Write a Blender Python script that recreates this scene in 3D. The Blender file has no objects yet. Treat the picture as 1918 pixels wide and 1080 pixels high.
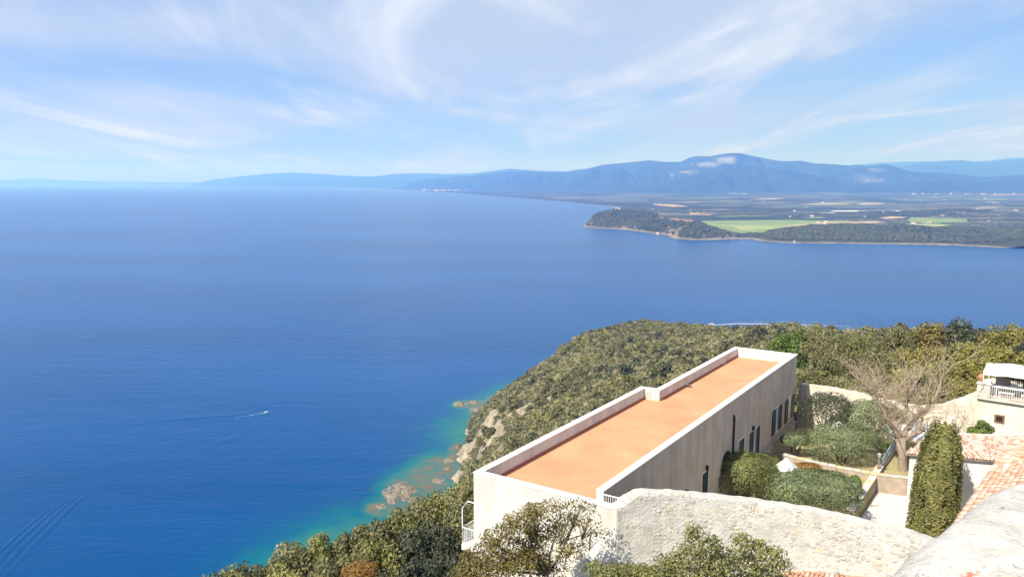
import bpy, math, random
import numpy as np
from mathutils import Vector, Matrix, noise as mnoise

R = math.radians
rng = np.random.default_rng(7)
rnd = random.Random(7)
scene = bpy.context.scene
col = scene.collection

# ------------------------------------------------------------------ camera, world, sun, exposure
F_PX, HORIZON = 1460.0, 342.0
PITCH = math.atan((540 - HORIZON) / F_PX)
CZ = 200.0
cd = bpy.data.cameras.new('camera')
cam = bpy.data.objects.new('camera', cd)
col.objects.link(cam)
cam.location = (0, 0, CZ)
cam.rotation_euler = (math.pi / 2 - PITCH, 0, 0)
cd.sensor_width = 36
cd.lens = 36 * F_PX / 1918
cd.clip_start = 0.1
cd.clip_end = 400000
scene.camera = cam

SUN_EL, SUN_AZ = R(46), R(44)          # azimuth (from +Y towards +X) the light travels to
world = bpy.data.worlds.new('World')
scene.world = world
world.use_nodes = True
wn, wl = world.node_tree.nodes, world.node_tree.links
wn.clear()


def wnode(t, **k):
    n = wn.new(t)
    for a, b in k.items():
        setattr(n, a, b)
    return n


def wmath(op, a, b=None, c=None, clamp=False):
    n = wnode('ShaderNodeMath', operation=op, use_clamp=clamp)
    for i, v in enumerate((a, b, c)):
        if v is None:
            continue
        if isinstance(v, (int, float)):
            n.inputs[i].default_value = v
        else:
            wl.new(v, n.inputs[i])
    return n.outputs[0]


sky = wnode('ShaderNodeTexSky', sky_type='NISHITA', sun_disc=False)
sky.sun_elevation = SUN_EL
sky.sun_rotation = SUN_AZ + math.pi
sky.altitude = 200
sky.air_density = 1.0
sky.dust_density = 1.0
sky.ozone_density = 2.5
tc = wnode('ShaderNodeTexCoord')
sep = wnode('ShaderNodeSeparateXYZ')
wl.new(tc.outputs['Generated'], sep.inputs[0])
zc = wmath('MAXIMUM', sep.outputs[2], 0.012)
cmb = wnode('ShaderNodeCombineXYZ')
wl.new(sep.outputs[0], cmb.inputs[0]); wl.new(sep.outputs[1], cmb.inputs[1]); wl.new(zc, cmb.inputs[2])
wl.new(cmb.outputs[0], sky.inputs[0])
# high cloud deck, as seen on a plane above the place
zz = wmath('ADD', zc, 0.075)
cx = wmath('DIVIDE', sep.outputs[0], zz)
cy = wmath('DIVIDE', sep.outputs[1], zz)
cc = wnode('ShaderNodeCombineXYZ')
wl.new(cx, cc.inputs[0]); wl.new(cy, cc.inputs[1])


def cloud_noise(scale, rot, sc, loc, detail, rough, dist):
    m = wnode('ShaderNodeMapping')
    m.inputs['Rotation'].default_value = (0, 0, R(rot))
    m.inputs['Scale'].default_value = sc
    m.inputs['Location'].default_value = loc
    wl.new(cc.outputs[0], m.inputs[0])
    n = wnode('ShaderNodeTexNoise')
    n.inputs['Scale'].default_value = scale
    n.inputs['Detail'].default_value = detail
    n.inputs['Roughness'].default_value = rough
    n.inputs['Distortion'].default_value = dist
    wl.new(m.outputs[0], n.inputs['Vector'])
    return n.outputs[0]


def smooth(v, a, b):
    n = wnode('ShaderNodeMapRange', interpolation_type='SMOOTHSTEP')
    wl.new(v, n.inputs[0])
    n.inputs[1].default_value = a
    n.inputs[2].default_value = b
    return n.outputs[0]


VO, SO, PO = (8.1, 2.7, 0), (3.6, 1.2, 0), (5.3, 0.4, 0)
veil = smooth(cloud_noise(0.40, 8, (1, 0.8, 1), VO, 4, 0.5, 0.4), 0.34, 0.64)
streak = smooth(cloud_noise(0.75, 7, (1.2, 0.30, 1), SO, 7, 0.60, 1.0), 0.44, 0.70)
puff = smooth(cloud_noise(1.9, 14, (1.1, 0.45, 1), PO, 8, 0.62, 0.6), 0.40, 0.70)
cover = wmath('ADD', wmath('MULTIPLY', veil, 0.62), wmath('MULTIPLY', streak, 0.38))
cover = wmath('ADD', cover, wmath('MULTIPLY', wmath('MULTIPLY', puff, veil), 0.22))
cover = wmath('ADD', cover, 0.38, clamp=True)
above = smooth(sep.outputs[2], 0.0, 0.03)                    # no cloud pattern below the horizon
cover = wmath('ADD', wmath('MULTIPLY', wmath('SUBTRACT', cover, 0.6), above), 0.6, clamp=True)
thick = wmath('MULTIPLY', streak, wmath('ADD', wmath('MULTIPLY', puff, 0.6), wmath('ADD', wmath('MULTIPLY', veil, 0.5), 0.15)), None, True)
thick = wmath('MULTIPLY', thick, above)
SKY_STRENGTH = 0.10
mixc = wnode('ShaderNodeMix', data_type='RGBA')
wl.new(cover, mixc.inputs[0])
tint = wnode('ShaderNodeMix', data_type='RGBA', blend_type='MULTIPLY')
tint.inputs[0].default_value = 1.0
wl.new(sky.outputs[0], tint.inputs[6])
tint.inputs[7].default_value = (0.41, 0.60, 0.92, 1)
wl.new(tint.outputs[2], mixc.inputs[6])
cl = wnode('ShaderNodeMix', data_type='RGBA')
wl.new(thick, cl.inputs[0])
cl.inputs[6].default_value = (3.2, 3.8, 4.65, 1)
cl.inputs[7].default_value = (5.3, 5.65, 6.2, 1)
wl.new(cl.outputs[2], mixc.inputs[7])
bg = wnode('ShaderNodeBackground')
wl.new(mixc.outputs[2], bg.inputs[0])
bg.inputs[1].default_value = SKY_STRENGTH
wo = wnode('ShaderNodeOutputWorld')
wl.new(bg.outputs[0], wo.inputs[0])

sd = bpy.data.lights.new('sun', 'SUN')
sd.energy = 5.0
sd.angle = R(0.5)
sd.color = (1.0, 0.95, 0.87)
sun = bpy.data.objects.new('sun', sd)
col.objects.link(sun)
_d = Vector((math.sin(SUN_AZ) * math.cos(SUN_EL), math.cos(SUN_AZ) * math.cos(SUN_EL), -math.sin(SUN_EL)))
sun.rotation_euler = _d.to_track_quat('-Z', 'Y').to_euler()
sun.location = (-40, -40, 260)

vs = scene.view_settings
vs.view_transform = 'Standard'
vs.look = 'None'
vs.exposure = 0.72
vs.gamma = 1
vs.use_curve_mapping = False
scene.render.engine = 'CYCLES'
scene.cycles.use_denoising = True
scene.cycles.max_bounces = 8
scene.cycles.volume_bounces = 1
scene.cycles.transparent_max_bounces = 12

# ------------------------------------------------------------------ placing and mesh helpers
CP, SP = math.cos(PITCH), math.sin(PITCH)


def ray(px, py):
    u, v = (px - 959) / F_PX, (py - 540) / F_PX
    return u, CP - v * SP, -SP - v * CP


def at(px, py, z):
    """the point of the world at height z that the photograph shows at (px, py)"""
    u, dy, dz = ray(px, py)
    t = (z - CZ) / dz
    return Vector((u * t, dy * t, z))


def aty(px, py, y):
    """the same at a known distance y"""
    u, dy, dz = ray(px, py)
    t = y / dy
    return Vector((u * t, y, CZ + dz * t))


def depth(p):
    return p[1] * CP - (p[2] - CZ) * SP


def pxm(p):
    return F_PX / depth(p)


def set_props(o, label=None, cat=None, group=None, kind=None):
    if label: o['label'] = label
    if cat: o['category'] = cat
    if group: o['group'] = group
    if kind: o['kind'] = kind
    return o


def empty(name, loc, label=None, cat=None, group=None, rz=0.0):
    o = bpy.data.objects.new(name, None)
    o.empty_display_size = 0.3
    col.objects.link(o)
    o.location = loc
    o.rotation_euler = (0, 0, rz)
    return set_props(o, label, cat, group)


def link(name, me, mat=None, parent=None, loc=None):
    o = bpy.data.objects.new(name, me)
    col.objects.link(o)
    if mat is not None and not me.materials:
        me.materials.append(mat)
    if parent is not None:
        o.parent = parent
    if loc is not None:
        o.location = loc
    return o


def copy_tree(o, parent=None, data_color=None):
    c = o.copy()
    col.objects.link(c)
    c.parent = parent
    for ch in list(o.children):
        copy_tree(ch, c)
    return c


def np_mesh(name, V, Fq, smooth_=False):
    """V (n,3); Fq (m,k) faces of k corners"""
    V = np.asarray(V, np.float32)
    Fq = np.asarray(Fq, np.int32)
    me = bpy.data.meshes.new(name)
    m, k = Fq.shape
    me.vertices.add(len(V)); me.vertices.foreach_set('co', V.ravel())
    me.loops.add(m * k); me.loops.foreach_set('vertex_index', Fq.ravel())
    me.polygons.add(m)
    me.polygons.foreach_set('loop_start', np.arange(m, dtype=np.int32) * k)
    try:
        me.polygons.foreach_set('loop_total', np.full(m, k, np.int32))
    except Exception:
        pass
    if smooth_:
        me.polygons.foreach_set('use_smooth', np.ones(m, bool))
    me.update(calc_edges=True)
    me.validate()
    return me


class MB:
    """collects shapes and links them as one mesh object"""

    def __init__(s):
        s.v, s.f = [], []

    def add(s, vs_, fs):
        n = len(s.v)
        s.v += [tuple(v) for v in vs_]
        s.f += [tuple(i + n for i in f) for f in fs]
        return s

    def hexa(s, p):
        """eight corners: bottom loop 0-3, top loop 4-7"""
        return s.add(p, [(3, 2, 1, 0), (4, 5, 6, 7), (0, 1, 5, 4), (1, 2, 6, 5), (2, 3, 7, 6), (3, 0, 4, 7)])

    def box(s, x0, x1, y0, y1, z0, z1):
        return s.hexa([(x0, y0, z0), (x1, y0, z0), (x1, y1, z0), (x0, y1, z0),
                       (x0, y0, z1), (x1, y0, z1), (x1, y1, z1), (x0, y1, z1)])

    def prism(s, loop, z0, z1):
        n = len(loop)
        vs_ = [(p[0], p[1], z0) for p in loop] + [(p[0], p[1], z1) for p in loop]
        fs = [tuple(range(n))[::-1], tuple(range(n, 2 * n))]
        fs += [(i, (i + 1) % n, n + (i + 1) % n, n + i) for i in range(n)]
        return s.add(vs_, fs)

    def tube(s, pts, rad, k=6, cap=True):
        pts = [Vector(p) for p in pts]
        if isinstance(rad, (int, float)):
            rad = [rad] * len(pts)
        n0 = len(s.v)
        for i, p in enumerate(pts):
            a = pts[min(i + 1, len(pts) - 1)] - pts[max(i - 1, 0)]
            a = a.normalized() if a.length > 1e-9 else Vector((0, 0, 1))
            ref = Vector((0, 0, 1)) if abs(a.z) < 0.9 else Vector((1, 0, 0))
            e1 = a.cross(ref).normalized(); e2 = a.cross(e1)
            for j in range(k):
                t = 2 * math.pi * j / k
                s.v.append(tuple(p + (e1 * math.cos(t) + e2 * math.sin(t)) * rad[i]))
        for i in range(len(pts) - 1):
            for j in range(k):
                a_, b_ = n0 + i * k + j, n0 + i * k + (j + 1) % k
                s.f.append((a_, b_, b_ + k, a_ + k))
        if cap:
            s.f.append(tuple(n0 + j for j in range(k))[::-1])
            s.f.append(tuple(n0 + (len(pts) - 1) * k + j for j in range(k)))
        return s

    def lathe(s, prof, c=(0, 0, 0), k=14):
        n0 = len(s.v)
        for r, z in prof:
            for j in range(k):
                t = 2 * math.pi * j / k
                s.v.append((c[0] + r * math.cos(t), c[1] + r * math.sin(t), c[2] + z))
        for i in range(len(prof) - 1):
            for j in range(k):
                a_, b_ = n0 + i * k + j, n0 + i * k + (j + 1) % k
                s.f.append((a_, b_, b_ + k, a_ + k))
        s.f.append(tuple(n0 + j for j in range(k))[::-1])
        s.f.append(tuple(n0 + (len(prof) - 1) * k + j for j in range(k)))
        return s

    def mesh(s, name, smooth_=False):
        me = bpy.data.meshes.new(name)
        me.from_pydata(s.v, [], s.f)
        if smooth_:
            me.polygons.foreach_set('use_smooth', np.ones(len(me.polygons), bool))
        me.update()
        return me

    def build(s, name, mat, parent=None, loc=None, smooth_=False, bevel=0.0):
        o = link(name, s.mesh(name, smooth_), mat, parent, loc)
        if bevel:
            b = o.modifiers.new('bevel', 'BEVEL')
            b.width = bevel; b.segments = 2; b.limit_method = 'ANGLE'
        return o


class Frame:
    """a horizontal frame: a along, b across, z up"""

    def __init__(s, o, ang):
        s.o = Vector((o[0], o[1], 0)); s.A = Vector((math.sin(ang), math.cos(ang), 0)); s.B = Vector((math.cos(ang), -math.sin(ang), 0))

    def p(s, a, b, z):
        q = s.o + s.A * a + s.B * b
        return (q.x, q.y, z)

    def box(s, mb, a0, a1, b0, b1, z0, z1):
        return mb.hexa([s.p(a0, b0, z0), s.p(a0, b1, z0), s.p(a1, b1, z0), s.p(a1, b0, z0),
                        s.p(a0, b0, z1), s.p(a0, b1, z1), s.p(a1, b1, z1), s.p(a1, b0, z1)])

    def on_b(s, px, py, b):
        """(a, z) where the sight line of (px, py) meets the upright plane b"""
        u, dy, dz = ray(px, py)
        d = Vector((u, dy, 0))
        o2 = s.o + s.B * b
        t = o2.dot(s.B) / d.dot(s.B)
        q = d * t
        return ((q - o2).dot(s.A), CZ + dz * t)


def vnoise(x, y, z=0.0):
    return mnoise.noise(Vector((x, y, z)))


def np_noise(X, Y, seed=0, octaves=4, rough=0.5):
    """value noise of whole arrays, about -1..1"""
    X = np.asarray(X, float); Y = np.asarray(Y, float)
    out = np.zeros(np.broadcast(X, Y).shape); amp = 1.0; tot = 0
    g = np.random.default_rng(seed)
    T = g.random((256, 256)) * 2 - 1
    for o in range(octaves):
        xs, ys = X * 2 ** o + 17.3 * o, Y * 2 ** o + 5.1 * o
        xi, yi = np.floor(xs).astype(int), np.floor(ys).astype(int)
        fx, fy = xs - xi, ys - yi
        fx = fx * fx * (3 - 2 * fx); fy = fy * fy * (3 - 2 * fy)
        a = T[xi % 256, yi % 256]; b = T[(xi + 1) % 256, yi % 256]
        c = T[xi % 256, (yi + 1) % 256]; d = T[(xi + 1) % 256, (yi + 1) % 256]
        out += amp * ((a * (1 - fx) + b * fx) * (1 - fy) + (c * (1 - fx) + d * fx) * fy)
        tot += amp; amp *= rough
    return out / tot * 1.6


def sstep(x, a, b):
    t = np.clip((x - a) / (b - a), 0, 1)
    return t * t * (3 - 2 * t)


# ------------------------------------------------------------------ materials
def new_mat(name):
    m = bpy.data.materials.new(name)
    m.use_nodes = True
    nt = m.node_tree
    return m, nt.nodes, nt.links, nt.nodes['Principled BSDF']


def rgba(c):
    return (c[0], c[1], c[2], 1)


def plain(name, c, rough=0.7, var=0.12, scale=3.0, bump=0.0, bscale=20.0, metal=0.0, spec=0.3, c2=None, detail=6, stain=.10, streak=(1, 1)):
    """base colour mottled by noise between two tones, with fine relief"""
    m, n, l, p = new_mat(name)
    p.inputs['Roughness'].default_value = rough
    p.inputs['Metallic'].default_value = metal
    p.inputs['Specular IOR Level'].default_value = spec
    tcn = n.new('ShaderNodeTexCoord')
    nz = n.new('ShaderNodeTexNoise')
    nz.inputs['Scale'].default_value = scale; nz.inputs['Detail'].default_value = detail
    nz.inputs['Roughness'].default_value = 0.62
    l.new(tcn.outputs['Object'], nz.inputs['Vector'])
    r = n.new('ShaderNodeValToRGB')
    d = c2 if c2 else tuple(x * (1 - var * 1.6) for x in c)
    r.color_ramp.elements[0].position = 0.32; r.color_ramp.elements[1].position = 0.68
    r.color_ramp.elements[0].color = rgba(d)
    r.color_ramp.elements[1].color = rgba(tuple(min(1, x * (1 + (0 if c2 else var * .5))) for x in c))
    l.new(nz.outputs[0], r.inputs[0])
    sn = n.new('ShaderNodeTexNoise'); sn.inputs['Scale'].default_value = scale * .33; sn.inputs['Detail'].default_value = 7; sn.inputs['Roughness'].default_value = .6
    sm_ = n.new('ShaderNodeMapping'); sm_.inputs['Scale'].default_value = (streak[0], streak[0], streak[1])
    l.new(tcn.outputs['Object'], sm_.inputs[0]); l.new(sm_.outputs[0], sn.inputs['Vector'])
    mr_ = n.new('ShaderNodeMapRange'); mr_.inputs[1].default_value = .35; mr_.inputs[2].default_value = .6; mr_.inputs[3].default_value = 1 - stain; mr_.inputs[4].default_value = 1.03
    l.new(sn.outputs[0], mr_.inputs[0])
    mm_ = n.new('ShaderNodeMix'); mm_.data_type = 'RGBA'; mm_.blend_type = 'MULTIPLY'; mm_.inputs[0].default_value = 1
    l.new(r.outputs[0], mm_.inputs[6]); l.new(mr_.outputs[0], mm_.inputs[7])
    l.new(mm_.outputs[2], p.inputs['Base Color'])
    if bump:
        nb = n.new('ShaderNodeTexNoise')
        nb.inputs['Scale'].default_value = bscale; nb.inputs['Detail'].default_value = 5
        l.new(tcn.outputs['Object'], nb.inputs['Vector'])
        b = n.new('ShaderNodeBump'); b.inputs['Strength'].default_value = bump; b.inputs['Distance'].default_value = 0.05
        l.new(nb.outputs[0], b.inputs['Height']); l.new(b.outputs[0], p.inputs['Normal'])
    return m


def leafy(name, c_dark, c_light, scale=0.5, trans=0.25, hue_var=0.35):
    """leaves: tone varies between plants and in patches over a plant; some light passes through"""
    m, n, l, p = new_mat(name)
    p.inputs['Roughness'].default_value = 0.55
    p.inputs['Specular IOR Level'].default_value = 0.35
    oi = n.new('ShaderNodeObjectInfo')
    geo = n.new('ShaderNodeNewGeometry')
    nz = n.new('ShaderNodeTexNoise'); nz.inputs['Scale'].default_value = scale; nz.inputs['Detail'].default_value = 4
    l.new(geo.outputs['Position'], nz.inputs['Vector'])
    a = n.new('ShaderNodeMath'); a.operation = 'MULTIPLY_ADD'
    l.new(oi.outputs['Random'], a.inputs[0]); a.inputs[1].default_value = hue_var; a.inputs[2].default_value = -hue_var * .5
    a2 = n.new('ShaderNodeMath'); a2.operation = 'MULTIPLY_ADD'; a2.inputs[1].default_value = 1.6
    l.new(nz.outputs[0], a2.inputs[0]); a2.inputs[2].default_value = -0.3
    a3 = n.new('ShaderNodeMath'); a3.operation = 'ADD'; a3.use_clamp = True
    l.new(a.outputs[0], a3.inputs[0]); l.new(a2.outputs[0], a3.inputs[1])
    pr = n.new('ShaderNodeMath'); pr.operation = 'MULTIPLY_ADD'; pr.use_clamp = True
    l.new(geo.outputs['Random Per Island'], pr.inputs[0]); pr.inputs[1].default_value = 0.5
    sub = n.new('ShaderNodeMath'); sub.operation = 'SUBTRACT'; l.new(a3.outputs[0], sub.inputs[0]); sub.inputs[1].default_value = 0.25
    l.new(sub.outputs[0], pr.inputs[2])
    mx = n.new('ShaderNodeMix'); mx.data_type = 'RGBA'
    mx.inputs[6].default_value = rgba(c_dark); mx.inputs[7].default_value = rgba(c_light)
    l.new(pr.outputs[0], mx.inputs[0])
    l.new(mx.outputs[2], p.inputs['Base Color'])
    tr = n.new('ShaderNodeBsdfTranslucent'); l.new(mx.outputs[2], tr.inputs[0])
    ms = n.new('ShaderNodeMixShader'); ms.inputs[0].default_value = trans
    l.new(p.outputs[0], ms.inputs[1]); l.new(tr.outputs[0], ms.inputs[2])
    l.new(ms.outputs[0], n['Material Output'].inputs[0])
    return m


M = {}
M['white_paint'] = plain('white paint', (0.80, 0.79, 0.76), 0.6, 0.06, 1.3, 0.10, 9)
M['plaster'] = plain('shaded weathered plaster', (0.53, 0.43, 0.35), 0.85, 0.0, 0.55, 0.25, 6, c2=(0.42, 0.335, 0.27), detail=9, stain=.13, streak=(6, .7))  # rain streaked; darker than the front because the side wall's shade is in the colour
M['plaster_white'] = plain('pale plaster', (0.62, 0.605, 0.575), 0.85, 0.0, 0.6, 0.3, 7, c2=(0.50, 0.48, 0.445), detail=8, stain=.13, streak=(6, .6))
M['terracotta_deck'] = plain('terracotta roof coating', (0.57, 0.30, 0.165), 0.75, 0.0, 0.45, 0.12, 7, c2=(0.51, 0.255, 0.135), detail=9, stain=.13, streak=(2.6, 2.6))
M['skirt'] = plain('brick red membrane', (0.40, 0.13, 0.08), 0.7, 0.15, 1.5)
M['dark_green_paint'] = plain('dark shutter paint', (0.010, 0.012, 0.012), 0.45, 0.2, 6)
M['glass'] = plain('dusty glass', (0.30, 0.34, 0.38), 0.15, 0.1, 2, spec=0.6)
M['surround'] = plain('pale window surround', (0.74, 0.71, 0.67), 0.8, 0.1, 2)
M['pipe'] = plain('dark pipe metal', (0.04, 0.035, 0.03), 0.5, 0.2, 5)
M['white_metal'] = plain('white painted metal', (0.78, 0.80, 0.82), 0.4, 0.05, 4)
M['blue_metal'] = plain('pale blue metal', (0.42, 0.52, 0.64), 0.4, 0.1, 4)
M['grey_metal'] = plain('grey metal', (0.32, 0.34, 0.36), 0.5, 0.1, 4)
M['black_iron'] = plain('black iron', (0.03, 0.03, 0.03), 0.5, 0.1, 4)
M['stone_white'] = plain('limewashed stone', (0.57, 0.55, 0.52), 0.9, 0.0, 2.6, 0.8, 16, c2=(0.44, 0.415, 0.38))
M['stone_grey'] = plain('bare grey stone', (0.55, 0.52, 0.47), 0.9, 0.0, 2.5, 0.5, 12, c2=(0.28, 0.26, 0.23))
M['stone_ochre'] = plain('ochre stone', (0.62, 0.50, 0.33), 0.9, 0.0, 2.5, 0.5, 12, c2=(0.5, 0.4, 0.27))
M['mortar'] = plain('lime mortar', (0.55, 0.53, 0.50), 0.95, 0.0, 1.6, 1.0, 10, c2=(0.40, 0.38, 0.345))
M['rough_wall'] = plain('old cream wall', (0.70, 0.65, 0.56), 0.9, 0.0, 0.9, 0.8, 4, c2=(0.50, 0.44, 0.36), detail=10)
M['pink_stone'] = plain('pinkish stone', (0.44, 0.36, 0.30), 0.9, 0.0, 1.5, 0.5, 8, c2=(0.29, 0.235, 0.19))
M['house_white'] = plain('bright white house paint', (0.80, 0.78, 0.74), 0.85, 0.05, 0.8, 0.2, 7)
M['tile_a'] = plain('terracotta tile', (0.47, 0.27, 0.185), 0.85, 0.0, 3.5, 0.3, 20, c2=(0.36, 0.19, 0.125))
M['tile_b'] = plain('faded terracotta tile', (0.52, 0.38, 0.30), 0.85, 0.0, 3.5, 0.3, 20, c2=(0.42, 0.285, 0.215))
M['tile_c'] = plain('lichen grey tile', (0.60, 0.54, 0.47), 0.9, 0.0, 3.5, 0.3, 20, c2=(0.48, 0.40, 0.33))
M['gravel'] = plain('pale patio gravel', (0.60, 0.56, 0.53), 0.95, 0.04, 6, 0.3, 30)
M['dry_grass'] = plain('dry garden lawn', (0.26, 0.24, 0.09), 0.95, 0.0, 0.9, 0.5, 14, c2=(0.40, 0.33, 0.20))
M['canvas'] = plain('white canvas', (0.82, 0.82, 0.80), 0.8, 0.03, 2)
M['pot'] = plain('terracotta pot', (0.50, 0.24, 0.14), 0.8, 0.15, 4)
M['bark'] = plain('pale bark', (0.36, 0.29, 0.23), 0.9, 0.0, 4, 0.6, 14, c2=(0.22, 0.17, 0.13))
M['dark_bark'] = plain('dark bark', (0.12, 0.09, 0.07), 0.9, 0.2, 4, 0.5, 14)
M['twig'] = plain('twigs', (0.42, 0.33, 0.24), 0.9, 0.15, 4)
M['wood'] = plain('brown wood', (0.22, 0.11, 0.06), 0.6, 0.2, 4)
M['dark_void'] = plain('dark interior', (0.02, 0.02, 0.02), 0.9, 0.1, 2)
M['rock'] = plain('shore rock', (0.27, 0.235, 0.185), 0.95, 0.0, 0.5, 1.0, 1.2, c2=(0.10, 0.083, 0.06), detail=10)
M['roof_red'] = plain('far roof tiles', (0.38, 0.18, 0.11), 0.9, 0.1, 0.4)
M['house_wall'] = plain('far house plaster', (0.56, 0.52, 0.46), 0.9, 0.06, 0.3)
M['greenhouse'] = plain('greenhouse sheeting', (0.55, 0.60, 0.62), 0.5, 0.05, 0.05)
M['boat_hull'] = plain('white boat hull', (0.80, 0.80, 0.80), 0.3, 0.03, 1)

M['leaf_maquis'] = leafy('maquis leaves', (0.100, 0.100, 0.045), (0.36, 0.335, 0.180), 0.02, 0.42, 0.8)
M['leaf_oak'] = leafy('holm oak leaves', (0.062, 0.070, 0.026), (0.30, 0.280, 0.125), 0.5, 0.34, 0.5)
M['leaf_olive'] = leafy('olive shrub leaves', (0.080, 0.092, 0.026), (0.32, 0.305, 0.105), 0.5, 0.25, 0.4)
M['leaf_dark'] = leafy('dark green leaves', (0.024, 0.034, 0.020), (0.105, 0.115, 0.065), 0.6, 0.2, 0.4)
M['leaf_bright'] = leafy('bright green leaves', (0.07, 0.12, 0.02), (0.20, 0.27, 0.06), 0.6, 0.3, 0.3)
M['leaf_yellow'] = leafy('yellow green leaves', (0.13, 0.125, 0.028), (0.36, 0.315, 0.085), 0.6, 0.3, 0.3)
M['leaf_rust'] = leafy('rust orange leaves', (0.20, 0.10, 0.025), (0.42, 0.24, 0.06), 0.9, 0.3, 0.3)
M['leaf_bronze'] = leafy('bronze leaves', (0.095, 0.08, 0.022), (0.32, 0.25, 0.08), 0.9, 0.3, 0.3)
M['leaf_hedge'] = leafy('clipped hedge leaves', (0.055, 0.072, 0.022), (0.34, 0.35, 0.125), 0.7, 0.22, 0.3)
M['leaf_grey'] = leafy('grey green leaves', (0.048, 0.068, 0.028), (0.30, 0.355, 0.18), 0.7, 0.22, 0.3)
M['leaf_cypress'] = leafy('cypress sprays', (0.040, 0.050, 0.013), (0.25, 0.235, 0.070), 0.9, 0.15, 0.2)
M['leaf_far'] = leafy('far tree crowns', (0.020, 0.028, 0.012), (0.060, 0.070, 0.030), 0.002, 0.0, 0.8)

# the sea: deep blue; a per-vertex attribute holds how shallow the bed is
m, n, l, p = new_mat('sea water')
p.inputs['Roughness'].default_value = 0.22
p.inputs['IOR'].default_value = 1.33
p.inputs['Specular IOR Level'].default_value = 0.16
at_s = n.new('ShaderNodeAttribute'); at_s.attribute_name = 'shallow'
at_r = n.new('ShaderNodeAttribute'); at_r.attribute_name = 'reef'
geo = n.new('ShaderNodeNewGeometry')
ramp = n.new('ShaderNodeValToRGB')
ramp.color_ramp.elements[0].color = (0.0002, 0.052, 0.185, 1)
ramp.color_ramp.elements[1].color = (0.06, 0.12, 0.10, 1)
for pos, c in ((0.26, (0.0004, 0.062, 0.170, 1)), (0.52, (0.001, 0.098, 0.150, 1)), (0.80, (0.014, 0.130, 0.125, 1))):
    e = ramp.color_ramp.elements.new(pos); e.color = c
l.new(at_s.outputs['Fac'], ramp.inputs[0])
big = n.new('ShaderNodeTexNoise'); big.inputs['Scale'].default_value = 0.0016; big.inputs['Detail'].default_value = 6
mp = n.new('ShaderNodeMapping'); mp.inputs['Scale'].default_value = (0.5, 1.4, 1)
l.new(geo.outputs['Position'], mp.inputs[0]); l.new(mp.outputs[0], big.inputs['Vector'])
hs = n.new('ShaderNodeMapRange'); hs.inputs[1].default_value = 0.3; hs.inputs[2].default_value = 0.7
hs.inputs[3].default_value = 0.72; hs.inputs[4].default_value = 1.25
l.new(big.outputs[0], hs.inputs[0])
mul = n.new('ShaderNodeMix'); mul.data_type = 'RGBA'; mul.blend_type = 'MULTIPLY'; mul.inputs[0].default_value = 1
l.new(ramp.outputs[0], mul.inputs[6]); l.new(hs.outputs[0], mul.inputs[7])
reefn = n.new('ShaderNodeTexNoise'); reefn.inputs['Scale'].default_value = 0.12; reefn.inputs['Detail'].default_value = 6
l.new(geo.outputs['Position'], reefn.inputs['Vector'])
rmul = n.new('ShaderNodeMath'); rmul.operation = 'MULTIPLY'; rmul.use_clamp = True
rsm = n.new('ShaderNodeMapRange'); rsm.inputs[1].default_value = 0.38; rsm.inputs[2].default_value = 0.6
l.new(reefn.outputs[0], rsm.inputs[0]); l.new(rsm.outputs[0], rmul.inputs[0]); l.new(at_r.outputs['Fac'], rmul.inputs[1])
mr = n.new('ShaderNodeMix'); mr.data_type = 'RGBA'
l.new(rmul.outputs[0], mr.inputs[0]); l.new(mul.outputs[2], mr.inputs[6]); mr.inputs[7].default_value = (0.12, 0.105, 0.07, 1)
l.new(mr.outputs[2], p.inputs['Base Color'])
hgt = None
for sc, rot, st, wgt in ((0.30, 41, (0.28, 1, 1), 1.0), (0.9, 30, (0.4, 1, 1), 0.4), (0.05, 48, (0.25, 1, 1), 2.2)):
    mp = n.new('ShaderNodeMapping'); mp.inputs['Rotation'].default_value = (0, 0, R(rot)); mp.inputs['Scale'].default_value = st
    l.new(geo.outputs['Position'], mp.inputs[0])
    nz = n.new('ShaderNodeTexNoise'); nz.inputs['Scale'].default_value = sc; nz.inputs['Detail'].default_value = 3
    l.new(mp.outputs[0], nz.inputs['Vector'])
    ml = n.new('ShaderNodeMath'); ml.operation = 'MULTIPLY_ADD'; ml.inputs[1].default_value = wgt
    l.new(nz.outputs[0], ml.inputs[0])
    if hgt is not None:
        l.new(hgt, ml.inputs[2])
    else:
        ml.inputs[2].default_value = 0
    hgt = ml.outputs[0]
bp = n.new('ShaderNodeBump'); bp.inputs['Distance'].default_value = 1.0; bp.inputs['Strength'].default_value = 0.30
l.new(hgt, bp.inputs['Height']); l.new(bp.outputs[0], p.inputs['Normal'])
M['sea'] = m

# foam: broken white water over the sea
m, n, l, p = new_mat('foam')
p.inputs['Base Color'].default_value = (0.75, 0.82, 0.88, 1)
geo = n.new('ShaderNodeNewGeometry')
nz = n.new('ShaderNodeTexNoise'); nz.inputs['Scale'].default_value = 0.35; nz.inputs['Detail'].default_value = 8
l.new(geo.outputs['Position'], nz.inputs['Vector'])
fa = n.new('ShaderNodeAttribute'); fa.attribute_name = 'foam'
ad = n.new('ShaderNodeMath'); ad.operation = 'ADD'; l.new(nz.outputs[0], ad.inputs[0]); l.new(fa.outputs['Fac'], ad.inputs[1])
mr = n.new('ShaderNodeMapRange'); mr.inputs[1].default_value = 0.75; mr.inputs[2].default_value = 1.25; l.new(ad.outputs[0], mr.inputs[0])
l.new(mr.outputs[0], p.inputs['Alpha'])
M['foam'] = m


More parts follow.
